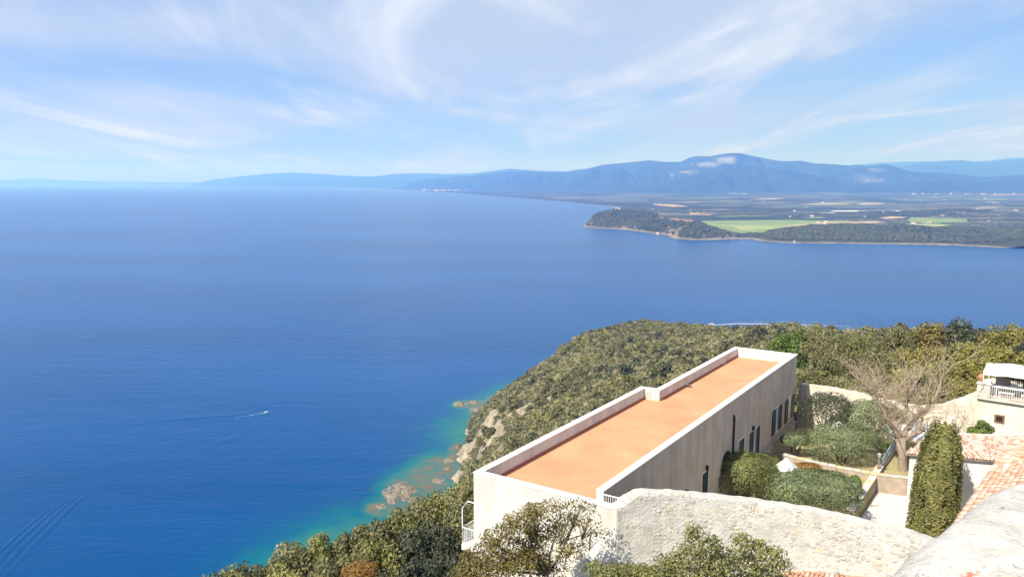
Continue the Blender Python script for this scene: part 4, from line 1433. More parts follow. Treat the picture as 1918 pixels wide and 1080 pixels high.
places = [p_ for p_ in places if 1120 < 959 + F_PX * p_[0].x / depth(p_[0]) < 1760]
def frame_y(q): return 540 - F_PX * (q.y * SP + (q.z - CZ) * CP) / depth(q)
inview = [p_ for p_ in places if frame_y(p_[0]) < 1084]
rest = [p_ for p_ in places if frame_y(p_[0]) >= 1084]
inview.sort(key=lambda p_: -p_[3] * p_[4] * pxm(p_[0]) ** 2)
for j, (q, al, out, w, h, d) in enumerate(inview[:298]):

    up = out.cross(al).normalized()
    mt = Matrix((( al.x * w, up.x * h, out.x * d, q.x - _wo.x), (al.y * w, up.y * h, out.y * d, q.y - _wo.y), (al.z * w, up.z * h, out.z * d, q.z - _wo.z), (0, 0, 0, 1)))
    o = link('stone', stone_lib[(rnd.randrange(6), pick_stone())], None, wl_root)
    o.matrix_local = mt
V, Fc, Mi = [], [], []
mats_ = ['stone_white', 'mortar', 'stone_ochre', 'stone_grey']
mb = MB()
for (q, al, out, w, h, d) in inview[298:] + rest:
    up = out.cross(al).normalized()
    sm_ = stone_me[rnd.randrange(6)]
    n0f = len(mb.f)
    mb.add([q + al * (v[0] * w) + up * (v[1] * h) + out * (v[2] * d) for v in sm_.v], sm_.f)
    Mi += [mats_.index(pick_stone())] * (len(mb.f) - n0f)
o = child(mb, 'small_stones', None, wl_root, _wo)
for mk in mats_:
    o.data.materials.append(M[mk])
o.data.polygons.foreach_set('material_index', np.array(Mi, np.int32))
o['kind'] = 'stuff'
# back wall of the garden
BW = [aty(1503, 718, 74.2), aty(1560, 727, 72.8), aty(1600, 734, 71.8), aty(1650, 747, 70.6), aty(1690, 757, 69.7), aty(1730, 761, 69.0), aty(1765, 758, 68.3), aty(1800, 746, 67.6), aty(1832, 733, 66.9)]
mb = wall_strip(BW, .55, 174.0, None, 6, .10)
set_props(mb.build('garden_wall', M['rough_wall']), 'long cream plastered wall closing the back of the garden below the scrub', 'wall')
mb = MB()
q = aty(1503, 720, 73.9)
mb.hexa([(q.x - .35, q.y - .6, 174), (q.x + .35, q.y - .7, 174), (q.x + .45, q.y + .3, 174), (q.x - .3, q.y + .3, 174),
         (q.x - .25, q.y - .5, 180.7), (q.x + .25, q.y - .55, 180.6), (q.x + .3, q.y + .25, 180.6), (q.x - .25, q.y + .25, 180.7)])
set_props(mb.build('wall_buttress', M['pink_stone'], bevel=.05), 'brown stone buttress between the building corner and the cream garden wall', 'buttress')

# low wall stepping across the garden, with its coping stones as pieces
LW = [aty(1470, 846, 61.5), aty(1520, 859, 61.5), aty(1580, 873, 61.6), aty(1640, 886, 61.7), aty(1706, 894, 61.6)]
for q in LW:
    q.z = ZG + .42
LWp = [Vector((at(px, py, ZG + .42).x, at(px, py, ZG + .42).y, ZG + .42)) for px, py in ((1462, 851), (1520, 866), (1580, 878), (1645, 890), (1706, 897))]


def coped_wall(pts, name, label, z_bot, thick=.42, mat='pink_stone', cap='stone_white', step=.62):
    r_ = empty(name, (pts[0].x, pts[0].y, z_bot), label, 'wall')
    child(wall_strip(pts, thick, z_bot), 'wall', M[mat], r_, r_.location)
    for i in range(len(pts) - 1):
        a, b = Vector(pts[i]), Vector(pts[i + 1])
        n_ = max(1, int((b - a).length / step))
        dr = (b - a).normalized(); nr = Vector((-dr.y, dr.x, 0))
        for k in range(n_):
            p0 = a.lerp(b, k / n_) + dr * .015; p1 = a.lerp(b, (k + 1) / n_) - dr * .015
            h = .07 + rnd.uniform(0, .04)
            c0, c1, c2, c3 = p0 - nr * .05, p1 - nr * .05, p1 + nr * (thick + .05), p0 + nr * (thick + .05)
            mb = MB().hexa([(v.x, v.y, v.z + .002) for v in (c0, c1, c2, c3)] + [(v.x, v.y, v.z + h) for v in (c0, c1, c2, c3)])
            child(mb, 'coping_stone', M[cap] if rnd.random() < .7 else M['stone_ochre'], r_, r_.location, bevel=.02)
    return r_


coped_wall(LWp, 'low_wall', 'low pinkish garden wall running from the building to the patio', 174.5, .40)
SW = [Vector((at(px, py, ZP).x, at(px, py, ZP).y, ZP + h)) for px, py, h in ((1598, 985, 1.15), (1625, 943, 1.15), (1652, 903, 1.35))]
coped_wall(SW, 'low_wall', 'waist high stone wall on the left edge of the white patio', 174.5, .45, 'pink_stone', 'stone_white', .8)

# ------------------------------------------------------------------ roof tiles
def tile_mesh(name, w=.20, l=.44, h=.075, k=6):
    """half-round clay tile, slightly tapered, lying along +y (down the slope)"""
    mb = MB()
    for y, ww in ((0, w * .86), (l, w)):
        for s_, dz in ((1.0, 0), (.84, -.014)):
            for j in range(k + 1):
                t = math.pi * j / k
                mb.v.append((-math.cos(t) * ww / 2 * s_, y, math.sin(t) * h * s_ + dz * 0))
    m_ = k + 1
    for j in range(k):
        mb.f.append((j, j + 1, 2 * m_ + j + 1, 2 * m_ + j))                       # top
        mb.f.append((m_ + j + 1, m_ + j, 3 * m_ + j, 3 * m_ + j + 1))             # underside
        mb.f.append((2 * m_ + j, 2 * m_ + j + 1, 3 * m_ + j + 1, 3 * m_ + j))     # lower end
        mb.f.append((j + 1, j, m_ + j, m_ + j + 1))
    return mb


TILES = []
for mk in ('tile_a', 'tile_b', 'tile_c'):
    me = tile_mesh('roof_tile').mesh('roof_tile', True); me.materials.append(M[mk]); TILES.append(me)


def tiled(parent, root_loc, origin, across, down, n_across, n_down, inside, limit=300, wts=(.35, .4, .25), pitch=(.215, .36)):
    """rows of cover tiles on the plane through origin; individually up to the limit, the rest joined"""
    across, down = Vector(across).normalized(), Vector(down).normalized()
    nrm = across.cross(down).normalized()
    if nrm.z < 0:
        nrm = -nrm
    made = 0
    rest_ = MB()
    tm = tile_mesh('t')

    spots_ = [(i, j) for i in range(n_across) for j in range(n_down)]
    def key(s):
        q = Vector(origin) + across * (s[0] * pitch[0]) + down * (s[1] * pitch[1]); return depth(q)
    for i, j in sorted(spots_, key=key):
        q = Vector(origin) + across * (i * pitch[0] + rnd.uniform(-.012, .012)) + down * (j * pitch[1] + rnd.uniform(-.02, .02)) + nrm * rnd.uniform(0, .012)
        if not inside(q):
            continue
        q = q + nrm * .012
        dn = (down + nrm * (.035 - .02 * rnd.random()) + across * rnd.uniform(-.04, .04)).normalized()
        ac = dn.cross(nrm).normalized()
        if ac.dot(across) < 0:
            ac = -ac
        n2 = ac.cross(dn).normalized()
        if n2.z < 0:
            n2 = -n2
        q0 = q - Vector(root_loc)
        if made < limit:
            o = link('roof_tile', rnd.choices(TILES, wts)[0], None, parent)
            o.matrix_local = Matrix(((ac.x, dn.x, n2.x, q0.x), (ac.y, dn.y, n2.y, q0.y), (ac.z, dn.z, n2.z, q0.z), (0, 0, 0, 1)))
            made += 1
        else:
            rest_.add([q0 + ac * v[0] + dn * v[1] + n2 * v[2] for v in tm.v], tm.f)
    if rest_.v:
        o = rest_.build('far_tiles', M['tile_b'], parent); o['kind'] = 'stuff'
        o.data.materials.append(M['tile_a']); o.data.materials.append(M['tile_c'])
        nt_ = len(rest_.f) // len(tm.f)
        o.data.polygons.foreach_set('material_index', np.repeat(np.array(rnd.choices([0, 1, 2], [wts[1], wts[0], wts[2]], k=nt_), np.int32), len(tm.f)))
    return made


# roof at the bottom edge, against the foot of the rubble wall
ro = empty('tiled_lean_to', (14.2, 35.0, 174), 'terracotta tiled lean-to roof at the bottom edge under the rubble wall', 'building')
_ro = Vector(ro.location)
c0 = aty(1478, 1057, 37.0); c1 = aty(1668, 1052, 35.7)
dn = Vector((-.62, -.72, -.30)).normalized(); acr = (c1 - c0).normalized(); 
acr = (acr - dn * acr.dot(dn)).normalized()
mb = MB()
_nl = acr.cross(dn).normalized(); _nl = _nl if _nl.z > 0 else -_nl
pA, pB = c0 + dn * -.2 - acr * .3 - _nl * .02, c1 + dn * -.2 + acr * 1.2 - _nl * .02
pC, pD = pB + dn * 4.5, pA + dn * 4.5
mb.hexa([v - Vector((0, 0, .18)) for v in (pA, pD, pC, pB)] + [pA, pD, pC, pB])
child(mb, 'roof_bed', M['tile_a'], ro, _ro)
mb = MB().hexa([(v.x, v.y, 173) for v in (pA, pD, pC, pB)] + [v - Vector((0, 0, .19)) for v in (pA, pD, pC, pB)])
child(mb, 'wall', M['plaster_white'], ro, _ro)
e1 = acr
tiled(ro, _ro, c0 - dn * 1.0 - e1 * .9, e1, dn, 34, 14, lambda q: frame_y(q) < 1115 and ((q - pA).dot(dn) > -.15) and (q - pA).dot(e1) > 0.05 and (q - pB).dot(e1) < -.02, 300, (.55, .35, .10))

# the small white house behind the cypress
hy0 = 54.6
e_l = aty(1697, 849, hy0); e_r = aty(1874, 863, 53.4)
r_l = aty(1744, 811, 58.2); r_r = aty(1899, 817, 57.2)
_pn = (e_r - e_l).cross(r_l - e_l)
_u = Vector(ray(1899, 817)); _o = Vector((0, 0, CZ))
r_r = _o + _u * ((e_l - _o).dot(_pn) / _u.dot(_pn))
hs = empty('small_white_house', (e_l.x, e_l.y, ZP), 'small white house with a tiled roof behind the tall cypress', 'building')
_hs = Vector(hs.location)
mb = MB()
ins_ = .22
dn_h = ((e_l - r_l)).normalized()
wl0, wl1 = e_l.lerp(r_l, .06) + Vector((.18, 0, -.12)), e_r.lerp(r_r, .06) + Vector((-.12, 0, -.12))
wl2, wl3 = r_r + Vector((-.12, .0, -.15)), r_l + Vector((.18, .0, -.15))
mb.hexa([(v.x, v.y, 174.5) for v in (wl0, wl1, wl2, wl3)] + [wl0, wl1, wl2, wl3])
child(mb, 'wall', M['house_white'], hs, _hs)
mb = MB()
mb.hexa([v + Vector((0, 0, -.11)) for v in (e_l, e_r, r_r, r_l)] + [v + Vector((0, 0, -.01)) for v in (e_l, e_r, r_r, r_l)])
child(mb, 'roof_bed', M['tile_b'], hs, _hs)
acr = (e_r - e_l).normalized(); dnv = (e_l - r_l); dnv = (dnv - acr * dnv.dot(acr)).normalized()
nw = Vector((0, 0, 1))


def in_quad(q, A, B, C, D):
    P4 = np.array([(A.x, A.y), (B.x, B.y), (C.x, C.y), (D.x, D.y)])
    return bool(in_poly(np.array([q.x]), np.array([q.y]), P4)[0])


tiled(hs, _hs, r_l - acr * 3 + Vector((0, 0, .0)) - dnv * .4, acr, dnv, 52, 16, lambda q: in_quad(q + dnv * .2, e_l, e_r, r_r, r_l), 300, (.10, .30, .60))
mb = MB().tube([r_l + Vector((-.1, 0, .03)), r_r + Vector((.1, 0, .03))], .09, 8)
child(mb, 'ridge_tiles', M['tile_c'], hs, _hs)

# the larger roof at the right edge
q0, q1 = aty(1812, 948, 46.5), aty(1902, 816, 56.2)
q1b = aty(1886, 806, 58.5)
dn_r = Vector((-.80, -.58, -.28)).normalized()
lft = (q1 - q0)
rh_ = empty('right_tiled_house', (q1.x + 2, q1.y - 4, 174), 'tiled roof at the right edge, nearer than the small white house', 'building')
_rh = Vector(rh_.location)
eave_dir = lft.normalized()
dn2 = Vector((-eave_dir.y, eave_dir.x, 0)); dn2 = (dn2 + Vector((0, 0, -.33))).normalized()      # slopes down to the left
up2 = -dn2
E0, E1 = q0 - eave_dir * 3.5, q1.copy()
U0, U1 = E0 + up2 * 5.0, E1 + up2 * 5.0
mb = MB().hexa([v + Vector((0, 0, -.13)) for v in (E0, U0, U1, E1)] + [v + Vector((0, 0, -.012)) for v in (E0, U0, U1, E1)])
child(mb, 'roof_bed', M['tile_b'], rh_, _rh)
i0, i1 = E0 + up2 * .35 + eave_dir * .2, E1 + up2 * .35 - eave_dir * .2
i2, i3 = U1 - eave_dir * .2, U0 + eave_dir * .2
mb = MB().hexa([(v.x, v.y, 174) for v in (i0, i3, i2, i1)] + [v + Vector((0, 0, -.16)) for v in (i0, i3, i2, i1)])
child(mb, 'wall', M['plaster_white'], rh_, _rh)


def in_frame(q, m_=25):
    d_ = depth(q)
    px = 959 + F_PX * q.x / d_
    return px < 1918 + m_ and frame_y(q) < 1080 + m_


tiled(rh_, _rh, E0 + up2 * 5.0, eave_dir, dn2, int(lft.length / .215) + 16, 14, lambda q: in_frame(q) and frame_y(q) < 1100 - (959 + F_PX * q.x / depth(q) - 1640) * .63 and (q - E0).dot(eave_dir) > 0.1 and (q - E1).dot(eave_dir) < -.08 and (q - E0).dot(dn2) < -.1, 300, (.30, .48, .22))

# ------------------------------------------------------------------ terrace house with canopy
TZ = 182.1
tA, tB = at(1829, 739, TZ), at(1918, 752, TZ)
tdir = (tB - tA).normalized()
th = empty('terrace_house', (tA.x, tA.y, 174), 'cream house at the right edge with a railed terrace on its roof', 'building')
_th = Vector(th.location)
TF = Frame((tA.x, tA.y), math.atan2(tdir.x, tdir.y))     # a along the front edge (to the right), b towards the viewer


def tb(mb, a0, a1, b0, b1, z0, z1):
    return TF.box(mb, a0, a1, b0, b1, z0, z1)


child(tb(MB(), .05, 12, -8, -.0, 174, TZ - .25), 'wall', M['rough_wall'], th, _th)
child(tb(MB(), .9, 9, .002, .06, 174, TZ - .95), 'white_render', M['plaster_white'], th, _th)
child(tb(MB(), .1, 12.05, -8, .28, TZ - .24, TZ - .08), 'terrace_slab', M['rough_wall'], th, _th)
# terracotta floor tiles
for i in range(10):
    for j in range(9):
        tb_ = tb(MB(), 1.05 + i * .46, 1.05 + i * .46 + .44, .24 - (j + 1) * .46, .24 - j * .46 - .02, TZ - .078, TZ - .05 + rnd.uniform(0, .008))
        child(tb_, 'floor_tile', M[rnd.choice(['tile_a', 'tile_b', 'tile_b', 'tile_c'])], th, _th)
# corner pillar of pale blocks
for k, (z0, z1, gsz) in enumerate(((TZ - .07, TZ + .34, 0), (TZ + .345, TZ + .74, .01), (TZ + .745, TZ + 1.02, -.01), (TZ + 1.025, TZ + 1.12, .06))):
    child(tb(MB(), .02 - gsz, 1.0 + gsz, -.8 - gsz, .26 + gsz, z0, z1), 'pillar_block', M['stone_white' if k % 2 else 'rough_wall'], th, _th, bevel=.02)
# front railing
mb = MB()
mb.tube([TF.p(1.02, .15, TZ + .98), TF.p(8, .15, TZ + .98)], .03, 6); mb.tube([TF.p(1.02, .15, TZ + .1), TF.p(8, .15, TZ + .1)], .02, 6)
rl = child(mb, 'railing', M['white_metal'], th, _th)
for k in range(36):
    a = 1.12 + k * .16
    child(MB().tube([TF.p(a, .15, TZ - .05), TF.p(a, .15, TZ + .98)], .016, 5), 'baluster', M['white_metal'], rl, _th)
mb = MB()
mb.tube([TF.p(2.0, -3.8, TZ + 1.15), TF.p(9, -3.8, TZ + 1.15)], .025, 6)
rl = child(mb, 'iron_railing', M['black_iron'], th, _th)
for k in range(38):
    a = 2.05 + k * .16
    child(MB().tube([TF.p(a, -3.8, TZ - .05), TF.p(a, -3.8, TZ + 1.15)], .014, 5), 'baluster', M['black_iron'], rl, _th)
mb = tb(MB(), .9, 2.0, -3.9, -3.7, TZ - .05, TZ + .95)
child(mb, 'low_parapet', M['pink_stone'], th, _th)
# small window with brown frame
q0, q1 = at(1862, 776, 180), None
fa, fz = TF.on_b(1863, 775, .06); fa2, fz2 = TF.on_b(1881, 793, .06)
mb = MB()
t = .13
tb(mb, fa, fa + t, .061, .12, fz2, fz); tb(mb, fa2 - t, fa2, .061, .12, fz2, fz); tb(mb, fa + t, fa2 - t, .061, .118, fz2, fz2 + t); tb(mb, fa + t, fa2 - t, .061, .118, fz - t, fz)
wf = child(mb, 'window', M['wood'], th, _th)
child(tb(MB(), fa + t, fa2 - t, .061, .07, fz2 + t, fz - t), 'pane', M['dark_void'], wf, _th)

# canopy
cz0 = TZ + 2.05
cn = empty('canopy', TF.p(.55, -.4, TZ), 'white canvas canopy on posts shading the roof terrace', 'canopy')
_cn = Vector(cn.location)
mb = MB()
na, nb = 17, 9
for side in (0, 1):
    for i in range(na):
        for j in range(nb):
            a = .35 + 7.0 * i / (na - 1); b = -.1 - 3.6 * j / (nb - 1)
            u_, v_ = (i / (na - 1)) * 2, j / (nb - 1)
            z = cz0 + .55 * (1 - abs((v_ - .5) * 2)) * (.75 + .25 * abs(math.sin(math.pi * u_))) - .05 * math.sin(math.pi * ((u_ * 2) % 1)) - .03 * side + .12 * math.sin(math.pi * .5 * u_)
            mb.v.append(TF.p(a, b, z))
for side in (0, 1):
    for i in range(na - 1):
        for j in range(nb - 1):
            o_ = side * na * nb + i * nb + j
            f = (o_, o_ + nb, o_ + nb + 1, o_ + 1)
            mb.f.append(f if side == 0 else f[::-1])
child(mb, 'canvas', M['canvas'], cn, _cn, smooth_=True)
mb = MB()
for i in range(na - 1):
    u0, u1 = i, i + 1
    pa, pb = mb and Vector(TF.p(.35 + 7 * u0 / (na - 1), -.095, 0)), Vector(TF.p(.35 + 7 * u1 / (na - 1), -.095, 0))
    h0 = cz0 - .05 * math.sin(math.pi * ((u0 / (na - 1) * 4) % 1)) + .12 * math.sin(math.pi * .5 * u0 / (na - 1) * 2); h1 = cz0 - .05 * math.sin(math.pi * ((u1 / (na - 1) * 4) % 1)) + .12 * math.sin(math.pi * .5 * u1 / (na - 1) * 2)
    mb.add([(pa.x, pa.y, h0 + .01), (pb.x, pb.y, h1 + .01), (pb.x, pb.y, h1 - .24), (pa.x, pa.y, h0 - .24)], [(0, 1, 2, 3)])
child(mb, 'valance', M['canvas'], cn, _cn)
for a, b in ((.4, -.12), (.4, -3.6), (3.85, -.12), (3.85, -3.6), (7.3, -.12), (7.3, -3.6)):
    zb = TZ + 1.12 if (a < 1 and b > -.7) else TZ - .05
    child(MB().tube([TF.p(a, b, zb), TF.p(a, b, cz0 - .02)], .03, 6), 'post', M['white_metal'], cn, _cn)

# terrace furniture
tt = empty('dining_table', TF.p(2.8, -1.1, TZ), 'long white table behind the terrace railing', 'table')
_tt = Vector(tt.location)
child(tb(MB(), 1.2, 4.9, -1.55, -.65, TZ + .72, TZ + .77), 'tabletop', M['white_paint'], tt, _tt, bevel=.01)
for a in (1.3, 4.75):
    for b in (-1.48, -.78):
        child(tb(MB(), a, a + .07, b, b + .07, TZ - .05, TZ + .718), 'leg', M['white_paint'], tt, _tt)
for k, (a, lab) in enumerate(((2.1, 'white bench seat left of the other on the roof terrace'), (3.7, 'white bench seat nearer the right edge on the roof terrace'))):
    bn = empty('bench', TF.p(a, -.3, TZ), lab, 'bench', 'benches along the terrace railing')
    _b = Vector(bn.location)
    child(tb(MB(), a - .55, a + .55, -.5, -.1, TZ + .42, TZ + .47), 'seat', M['white_paint'], bn, _b)
    for aa in (a - .5, a + .44):
        for b in (-.48, -.16):
            child(tb(MB(), aa, aa + .06, b, b + .06, TZ - .05, TZ + .418), 'leg', M['white_paint'], bn, _b)
# urn, planter box on the pillar
u0 = Vector(TF.p(.22, -.35, TZ + 1.12))
mb = MB().lathe([(.13, 0), (.16, .03), (.10, .10), (.20, .24), (.27, .42), (.25, .52), (.18, .56), (.20, .60), (.10, .70), (.02, .74)])
set_props(mb.build('urn', M['pot'], None, u0, True), 'terracotta urn on the corner pillar of the terrace', 'urn')
u0 = Vector(TF.p(.2, .1, TZ + .4))
pl = tb(MB(), .52, .98, -.25, .2, TZ + 1.125, TZ + 1.46)
set_props(pl.build('planter_box', M['white_paint'], bevel=.015), 'white box planter beside the urn on the terrace pillar', 'planter')


def pot_at(p_, r, h, label, mat='pot', group=None):
    mb = MB().lathe([(r * .7, 0), (r * .95, h * .5), (r, h * .9), (r * 1.08, h * .9), (r * 1.08, h), (r * .9, h), (r * .88, h * .9), (.01, h * .88)])
    return set_props(mb.build('pot', M[mat], None, p_, True), label, 'pot', group)


# ------------------------------------------------------------------ garden furniture, canopies, lamps
def parasol(name, c, w, d, ze, za, label, rz=0.0):
    """a square garden gazebo: pyramid of canvas on four posts"""
    r_ = empty(name, c, label, 'gazebo', None, rz)
    mb = MB()
    cs = [(-w / 2, -d / 2), (w / 2, -d / 2), (w / 2, d / 2), (-w / 2, d / 2)]
    H_ = za - ze
    n_ = 8
    for k in range(4):
        (x0, y0), (x1, y1) = cs[k], cs[(k + 1) % 4]
        n0 = len(mb.v)
        for i in range(n_ + 1):
            f = i / n_
            for j in range(n_ + 1):
                t = j / n_
                x, y = (x0 + (x1 - x0) * t) * (1 - f), (y0 + (y1 - y0) * t) * (1 - f)
                z = ze + H_ * (f ** 1.15) - .10 * math.sin(math.pi * t) * (1 - f)
                mb.v.append((x, y, z))
        for i in range(n_):
            for j in range(n_):
                o_ = n0 + i * (n_ + 1) + j
                mb.f.append((o_, o_ + 1, o_ + n_ + 2, o_ + n_ + 1))
    mb.build('canvas', M['canvas'], r_, None, True)
    mb = MB()
    for (x0, y0), (x1, y1) in zip(cs, cs[1:] + cs[:1]):
        mb.add([(x0, y0, ze + .005), (x1, y1, ze + .005), (x1, y1, ze - .22), (x0, y0, ze - .22)], [(0, 1, 2, 3)])
    mb.build('valance', M['canvas'], r_)
    for x, y in cs:
        MB().tube([(x * .97, y * .97, 0), (x * .97, y * .97, ze)], .035, 6).build('post', M['white_metal'], r_)
    return r_


c = at(1474, 890, ZG + 1.6)
parasol('gazebo', (c.x, c.y + .2, ZG), 2.7, 2.7, 1.5, 2.95, 'white canvas gazebo between the two front hedges', R(-20))
c = at(1571, 800, ZG + 2.2)
parasol('gazebo', (c.x, c.y, ZG), 1.5, 1.5, 2.1, 2.75, 'small white gazebo top peeking out between the rear bushes', R(20))
c = at(1722, 812, ZG + 2.0)
parasol('gazebo', (c.x + .2, c.y + .4, ZG), 4.4, 3.4, 1.95, 3.05, 'large white gazebo behind the bare tree and the small house', R(-8))


def lamp_post(c, h, label, mat):
    r_ = empty('lamp_post', c, label, 'lamp', 'garden lamp posts')
    MB().tube([(0, 0, 0), (0, 0, h)], [.045, .03], 7).build('post', M[mat], r_)
    MB().lathe([(.06, 0), (.11, .03), (.17, .30), (.19, .31), (.05, .42), (.01, .45)], (0, 0, h), 6).build('lantern', M[mat], r_)
    return r_


c = at(1599, 955, ZG)
hgt_ = (955 - 912) / pxm(c)
lamp_post((c.x, c.y, ZG), hgt_, 'white lamp post beside the grey green hedge and patio wall', 'white_metal')
c = at(1645, 886, ZG)
lamp_post((c.x, c.y, ZG), (886 - 856) / pxm(c), 'grey lamp post standing by the foot of the blue railing', 'grey_metal')

# blue railing panel beside the garden stair
g0, g1 = at(1650, 882, ZG), at(1676, 846, ZG)
rp = empty('blue_railing', (g0.x, g0.y, ZG), 'pale blue metal railing sloping up beside the bare tree', 'railing')
_rp = Vector(rp.location)
dr = (g1 - g0)
mb = MB()
top0, top1 = .95, 1.35
nr = Vector((-dr.y, dr.x, 0)).normalized() * .03
P0, P1 = g0 + Vector((0, 0, top0)), g1 + Vector((0, 0, top1))
mb.tube([g0, P0], .035, 6); mb.tube([g1, P1], .035, 6); mb.tube([P0, P1], .035, 6)
mb.tube([g0 + Vector((0, 0, .35)), g1 + Vector((0, 0, .55))], .03, 6)
child(mb, 'rail_frame', M['blue_metal'], rp, _rp)
for k in range(6):
    f0, f1 = (k + .08) / 6, (k + .92) / 6
    b0, b1 = g0.lerp(g1, f0) + Vector((0, 0, .35 + .2 * f0)), g0.lerp(g1, f1) + Vector((0, 0, .35 + .2 * f1))
    t0, t1 = P0.lerp(P1, f0), P0.lerp(P1, f1)
    mb = MB().hexa([b0 - nr * .3, b1 - nr * .3, b1 + nr * .3, b0 + nr * .3, t0 - nr * .3, t1 - nr * .3, t1 + nr * .3, t0 + nr * .3])
    child(mb, 'panel', M['blue_metal'], rp, _rp)
mb = wall_strip([(g0.x + .05, g0.y - .05, ZG + .3), (g1.x + .05, g1.y, ZG + .5)], .25, ZG - .3)
child(mb, 'kerb', M['stone_grey'], rp, _rp)

# patio things
c = at(1662, 911, ZP)
pot_at((c.x, c.y, ZP), .42, .72, 'large white pot by the wall at the back of the patio', 'stone_white')
c = at(1612, 932, ZP + 1.25)
c2 = SW[0].lerp(SW[1], .75)
pot_at((c2.x - .22, c2.y + .1, SW[0].z + .1), .15, .30, 'small terracotta pot on the patio wall, nearest the lamp', 'pot')
c2 = SW[1].lerp(SW[2], .85)
pot_at((c2.x - .15, c2.y + .1, SW[1].z + .22), .15, .28, 'small terracotta pot at the far end of the patio wall', 'pot')
c = at(1691, 911, ZP)
ch = empty('chair', (c.x, c.y, ZP), 'small white chair against the back wall of the patio', 'chair')
MB().box(-.24, .24, -.24, .24, .43, .47).build('seat', M['white_metal'], ch)
MB().box(-.24, .24, .21, .245, .47, .92).build('backrest', M['white_metal'], ch)
for x in (-.21, .21):
    for y in (-.21, .21):
        MB().box(x - .02, x + .02, y - .02, y + .02, 0, .428).build('leg', M['white_metal'], ch)
c = at(1638, 948, ZP)
mb = MB().box(-.35, .35, -.15, .15, 0, .10)
mb.box(-.30, .30, -.02, .02, .10, .14)
set_props(mb.build('drain_cover', M['stone_grey'], None, c), 'low grey drain slab lying on the white patio', 'slab')

# ------------------------------------------------------------------ the tower corner the picture is taken from
tw_e = Vector((.785, .62, 0)).normalized(); tw_n = Vector((.62, -.785, 0)).normalized()
tw0 = Vector((1.16, 2.35, 0)) - tw_n * .075
tower = empty('stone_tower', (2.2, 0.6, 172), 'rough white lichen spotted stone merlon at the bottom right corner, very near', 'tower')
_tw = Vector(tower.location)
mb = MB()
A0 = tw0 - tw_e * 6
A1 = tw0 + tw_e * 6
mb.hexa([(v.x, v.y, 171) for v in (A0 + tw_n * .06, A0 + tw_n * 8, A1 + tw_n * 8, A1 + tw_n * .06)] + [(v.x, v.y, 197.4) for v in (A0 + tw_n * .06, A0 + tw_n * 8, A1 + tw_n * 8, A1 + tw_n * .06)])
child(mb, 'wall', M['rough_wall'], tower, _tw)
# merlon: rounded, lumpy block
na, nb = 150, 70
V = []
LA, LB, TOP = 5.2, 1.2, 198.77
prof = []
for j in range(nb):
    f = j / (nb - 1)
    prof.append(f)
for i in range(na):
    a = -1.15 + LA * i / (na - 1)
    for f in prof:
        # go up the outer face, across the top with round shoulders, down the inner face
        s_ = f * 3 - 1
        if s_ < 0:
            b, z = 0.0, 1 + s_
        elif s_ < 1:
            b, z = s_, 1.0
        else:
            b, z = 1.0, 2 - s_
        bx, zx = b * LB, 197.41 + z * (TOP - 197.41)
        rad = .17
        cb, cz_ = min(max(bx, rad), LB - rad), min(zx, TOP - rad)
        dv = Vector((bx - cb, zx - cz_))
        if dv.length > 1e-6:
            k = rad / max(abs(dv.x), abs(dv.y)) * 1.0
            ln = dv.length
            tgt = rad if (abs(dv.x) > 1e-6 and dv.y > 1e-6) else ln
            dv = dv * (tgt / ln) if tgt != ln else dv
        bx, zx = cb + dv.x, cz_ + dv.y
        q = tw0 + tw_e * a + tw_n * bx
        nz_v = .050 * vnoise(q.x * 2.0, q.y * 2.0, zx * 2.0) + .018 * vnoise(q.x * 8, q.y * 8, zx * 8) + .008 * vnoise(q.x * 26, q.y * 26, zx * 26)
        out = (tw_n * (bx / LB * 2 - 1) + Vector((0, 0, 1.4 if z > .9 else 0))).normalized()
        q = Vector((q.x, q.y, zx)) + out * nz_v
        V.append((q.x - _tw.x, q.y - _tw.y, q.z - _tw.z))
me = np_mesh('merlon', V, grid_faces(nb, na), True)
mm, n, l, p = new_mat('merlon stone')
p.inputs['Roughness'].default_value = 0.95
tcn = n.new('ShaderNodeTexCoord')


def nzs(scale, detail, rough=.6, loc=(0, 0, 0)):
    z = n.new('ShaderNodeTexNoise'); z.inputs['Scale'].default_value = scale; z.inputs['Detail'].default_value = detail; z.inputs['Roughness'].default_value = rough
    mp_ = n.new('ShaderNodeMapping'); mp_.inputs['Location'].default_value = loc
    l.new(tcn.outputs['Object'], mp_.inputs[0]); l.new(mp_.outputs[0], z.inputs['Vector'])
    return z.outputs[0]


def layer(prev, fac, lo, hi, c, amt=1.0):
    mr_ = n.new('ShaderNodeMapRange'); mr_.inputs[1].default_value = lo; mr_.inputs[2].default_value = hi; mr_.inputs[4].default_value = amt
    l.new(fac, mr_.inputs[0])
    mx_ = n.new('ShaderNodeMix'); mx_.data_type = 'RGBA'
    l.new(mr_.outputs[0], mx_.inputs[0])
    if isinstance(prev, tuple):
        mx_.inputs[6].default_value = rgba(prev)
    else:
        l.new(prev, mx_.inputs[6])
    mx_.inputs[7].default_value = rgba(c)
    return mx_.outputs[2]


cur = layer((0.50, 0.485, 0.46), nzs(4, 10, .7), .42, .66, (0.43, 0.405, 0.365))
cur = layer(cur, nzs(11, 8, .7, (9, 4, 3)), .50, .62, (0.36, 0.34, 0.31), .7)
cur = layer(cur, nzs(14, 8, .7, (3, 1, 2)), .56, .70, (0.30, 0.28, 0.25), .8)
cur = layer(cur, nzs(5.5, 6, .6, (7, 2, 5)), .62, .72, (0.66, 0.52, 0.28), .6)
cur = layer(cur, nzs(38, 5, .65, (1, 8, 4)), .62, .68, (0.12, 0.11, 0.10), .9)
cur = layer(cur, nzs(75, 4, .6, (2, 5, 4)), .58, .68, (0.25, 0.23, 0.20), .6)


